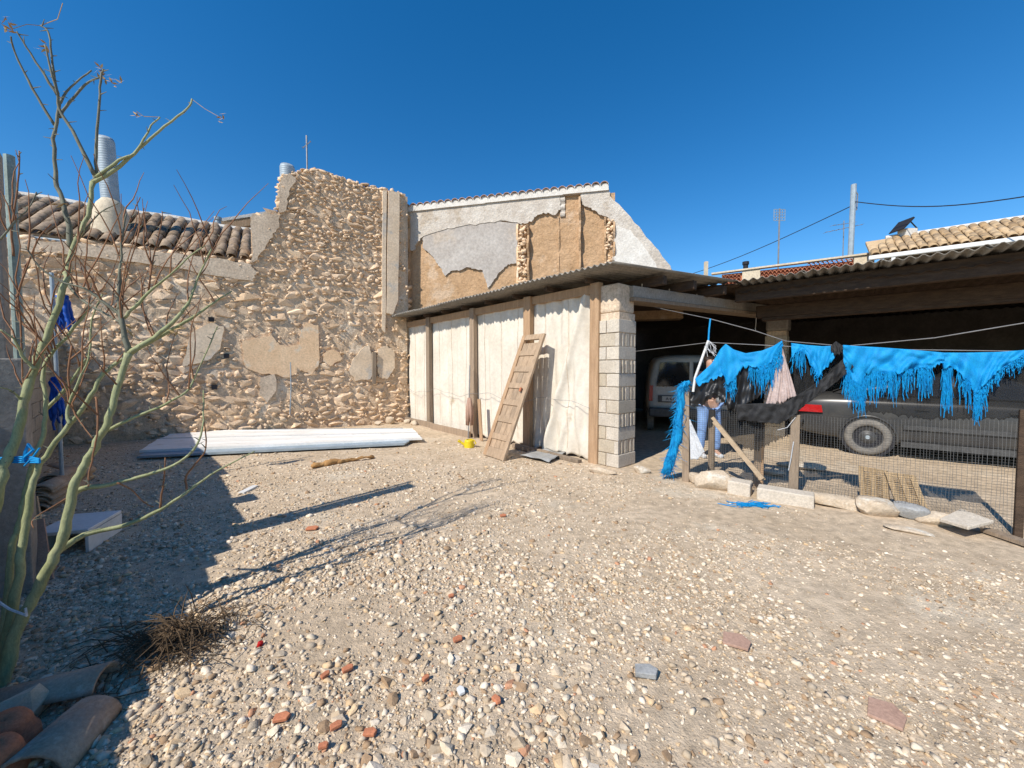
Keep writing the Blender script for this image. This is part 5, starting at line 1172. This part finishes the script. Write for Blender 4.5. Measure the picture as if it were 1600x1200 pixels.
for a, b in latt:
    mb = MB(); z0 = zt - .72; cell = .13
    for i in range(int((b - a) / cell)):
        for j in range(6):
            s = a + i * cell; z = z0 + j * cell; zz = zline(s) - .07
            if z + cell > zz: continue
            pts = [PH.P(s + cell * k / 4, z + (cell * .8) * math.sin(math.pi * k / 4) ** .8, -.0) for k in range(5)]
            for k in range(4): mb.obox(pts[k] , pts[k + 1] - pts[k], PH.n * .10, Vector((0, 0, .024)))
    tag(mb.build('lattice', M_lattice, ph), kind='stuff'); MB().obox(PH.P(a, zt - .75, .11), PH.e * (b - a), PH.n * .02, Vector((0, 0, .6))).build('lattice_back', M_lattice, ph)
ta = at(1358, 401, 12.4); tb = at(1640, 363, 10.3); TH = VPlane(ta, tb); tz = (ta.z + tb.z) / 2
th_ = thing('tile_roof_house', TH.P(TH.L / 2, 0, 1.5), 'house with pale barrel tile roof and white gutter beyond the carport', 'house')
MB().obox(TH.P(.05, 0, .35), TH.e * (TH.L + 2), TH.n * 3.5, Vector((0, 0, tz - .2))).build('wall', M_cream, th_)
TP = tile_mesh('tile', .42, .105, .09, M_tile_pale)
b0, slv, Lsl, nzv = tiled_roof(th_, TH, .05, TH.L + 1.5, tz + .02, -.02, 1.5, .83, .21, .25, TP, M_tile_pale, clip=lambda a, b: a > b * .13 - .001)
MB().beam(TH.P(-.02, tz - .08, -.08), TH.P(TH.L + 1.5, tz - .08, -.08), .12, .13).build('gutter', M_white, th_, bevel=.02); MB().obox(TH.P(.5, tz - .55, -.12), TH.e * .09, TH.n * .09, Vector((0, 0, .4))).build('downpipe', M_white, th_)
rp = b0 + slv * Lsl; MB().tube([rp + TH.e * .5, rp + TH.e * (TH.L + 1.5)], .09, 8).build('ridge_mortar', M_lime, th_)
MB().obox(rp - Vector((0, 0, 2.5)) + TH.e * .5, TH.e * (TH.L + 1), TH.n * .2, Vector((0, 0, 2.45))).build('back_wall', M_cream, th_)
cw = TH.px(1419, 366, 1.35); MB().obox(cw + Vector((-.18, -.12, -.5)), (.36, 0, 0), (0, .3, 0), (0, 0, .66)).build('chimney', M_lime, th_)
MB().hexa([cw + Vector(p) for p in ((-.36, -.2, .12), (-.34, -.2, .10), (-.34, .3, .10), (-.36, .3, .12), (-.04, -.2, .50), (0, -.2, .46), (0, .3, .46), (-.04, .3, .50))]).build('cowl', M_ink, th_)
MB().tube([cw + Vector((0, 0, .48)), cw + Vector((.3, 0, .18)), cw + Vector((.28, 0, .1))], .02, 6).build('cowl_stay', M_ink, th_)
q = PH.px(1328, 412, .5); qt = PH.px(1334, 288, .5); Bq = Vector((q.x, q.y, zt - .74))
pole = thing('utility_pole', Bq, 'tall slim white metal pole carrying the overhead cable', 'pole')
MB().tube([Bq, Vector((q.x + .05, q.y, qt.z))], .085, 10).build('shaft', M_galv, pole); MB().tube([Vector((q.x + .05, q.y, qt.z - .1)), Vector((q.x + .2, q.y, qt.z - .35)), Vector((q.x + .18, q.y, qt.z - .9))], .02, 5).build('bracket', M_steel, pole)
cz = PH.px(1330, 322, .5); far_a = at(1040, 440, 24); 
far_b = at(1640, 301, 9.5); mb = MB()
for A, B in ((far_a, cz), (PH.px(1334, 315, .5), far_b)): mb.tube([A.lerp(B, t) - Vector((0, 0, .25 * math.sin(math.pi * t))) for t in np.linspace(0, 1, 14)], .016, 5)
tag(mb.build('overhead_cable', M_ink, None), 'thin black overhead cable strung from the slim white pole', 'cable')
q = PH.px(1216, 412, 1.2); t_ = PH.px(1218, 326, 1.2); Bq = Vector((q.x, q.y, zt - .74)); an_ = thing('antenna', Bq, 'slim mast topped by a square grid aerial above the lattice parapet', 'antenna')
MB().tube([Bq, Vector((q.x, q.y, t_.z))], .03, 6).build('mast', M_steel, an_)
mb = MB(); cc = Vector((q.x, q.y, t_.z - .25))
for k in range(5):
    mb.tube([cc + Vector((-.22, 0, -.22 + .11 * k)), cc + Vector((.22, 0, -.22 + .11 * k))], .012, 4); mb.tube([cc + Vector((-.22 + .11 * k, 0, -.22)), cc + Vector((-.22 + .11 * k, 0, .22))], .012, 4)
mb.build('grid', M_galv, an_)
q = PH.px(1317, 400, 1.5); t_ = PH.px(1318, 345, 1.5); antenna('antenna', Vector((q.x, q.y, zt - .74)), t_.z - zt + .74, 'rooftop aerial with two long slanting booms beside the white pole', [(t_.z - zt + .45, 1.25, (1, -.2, .18), 7, .12), (t_.z - zt + .62, 1.2, (1, .3, .22), 4, .1)])
q = PH.px(1103, 424, .3); t_ = PH.px(1103, 409, .3); tag(MB().beam((q.x, q.y, zt - .74), (q.x, q.y, t_.z), .12, .12).build('vent_post', M_cream, None), 'short cream vent post at the end of the lattice parapet', 'post')
q = PH.px(1165, 420, .8); t_ = PH.px(1165, 416, .8); tag(MB().lathe((q.x, q.y, zt - .74), (0, 0, 1), [(0, .09), (t_.z - zt + .80, .09), (t_.z - zt + .80, .12), (t_.z - zt + .92, .12), (t_.z - zt + .92, 0)], 10).build('roof_vent', M_ink, None), 'small dark vent cap above the cream parapet pier', 'vent')
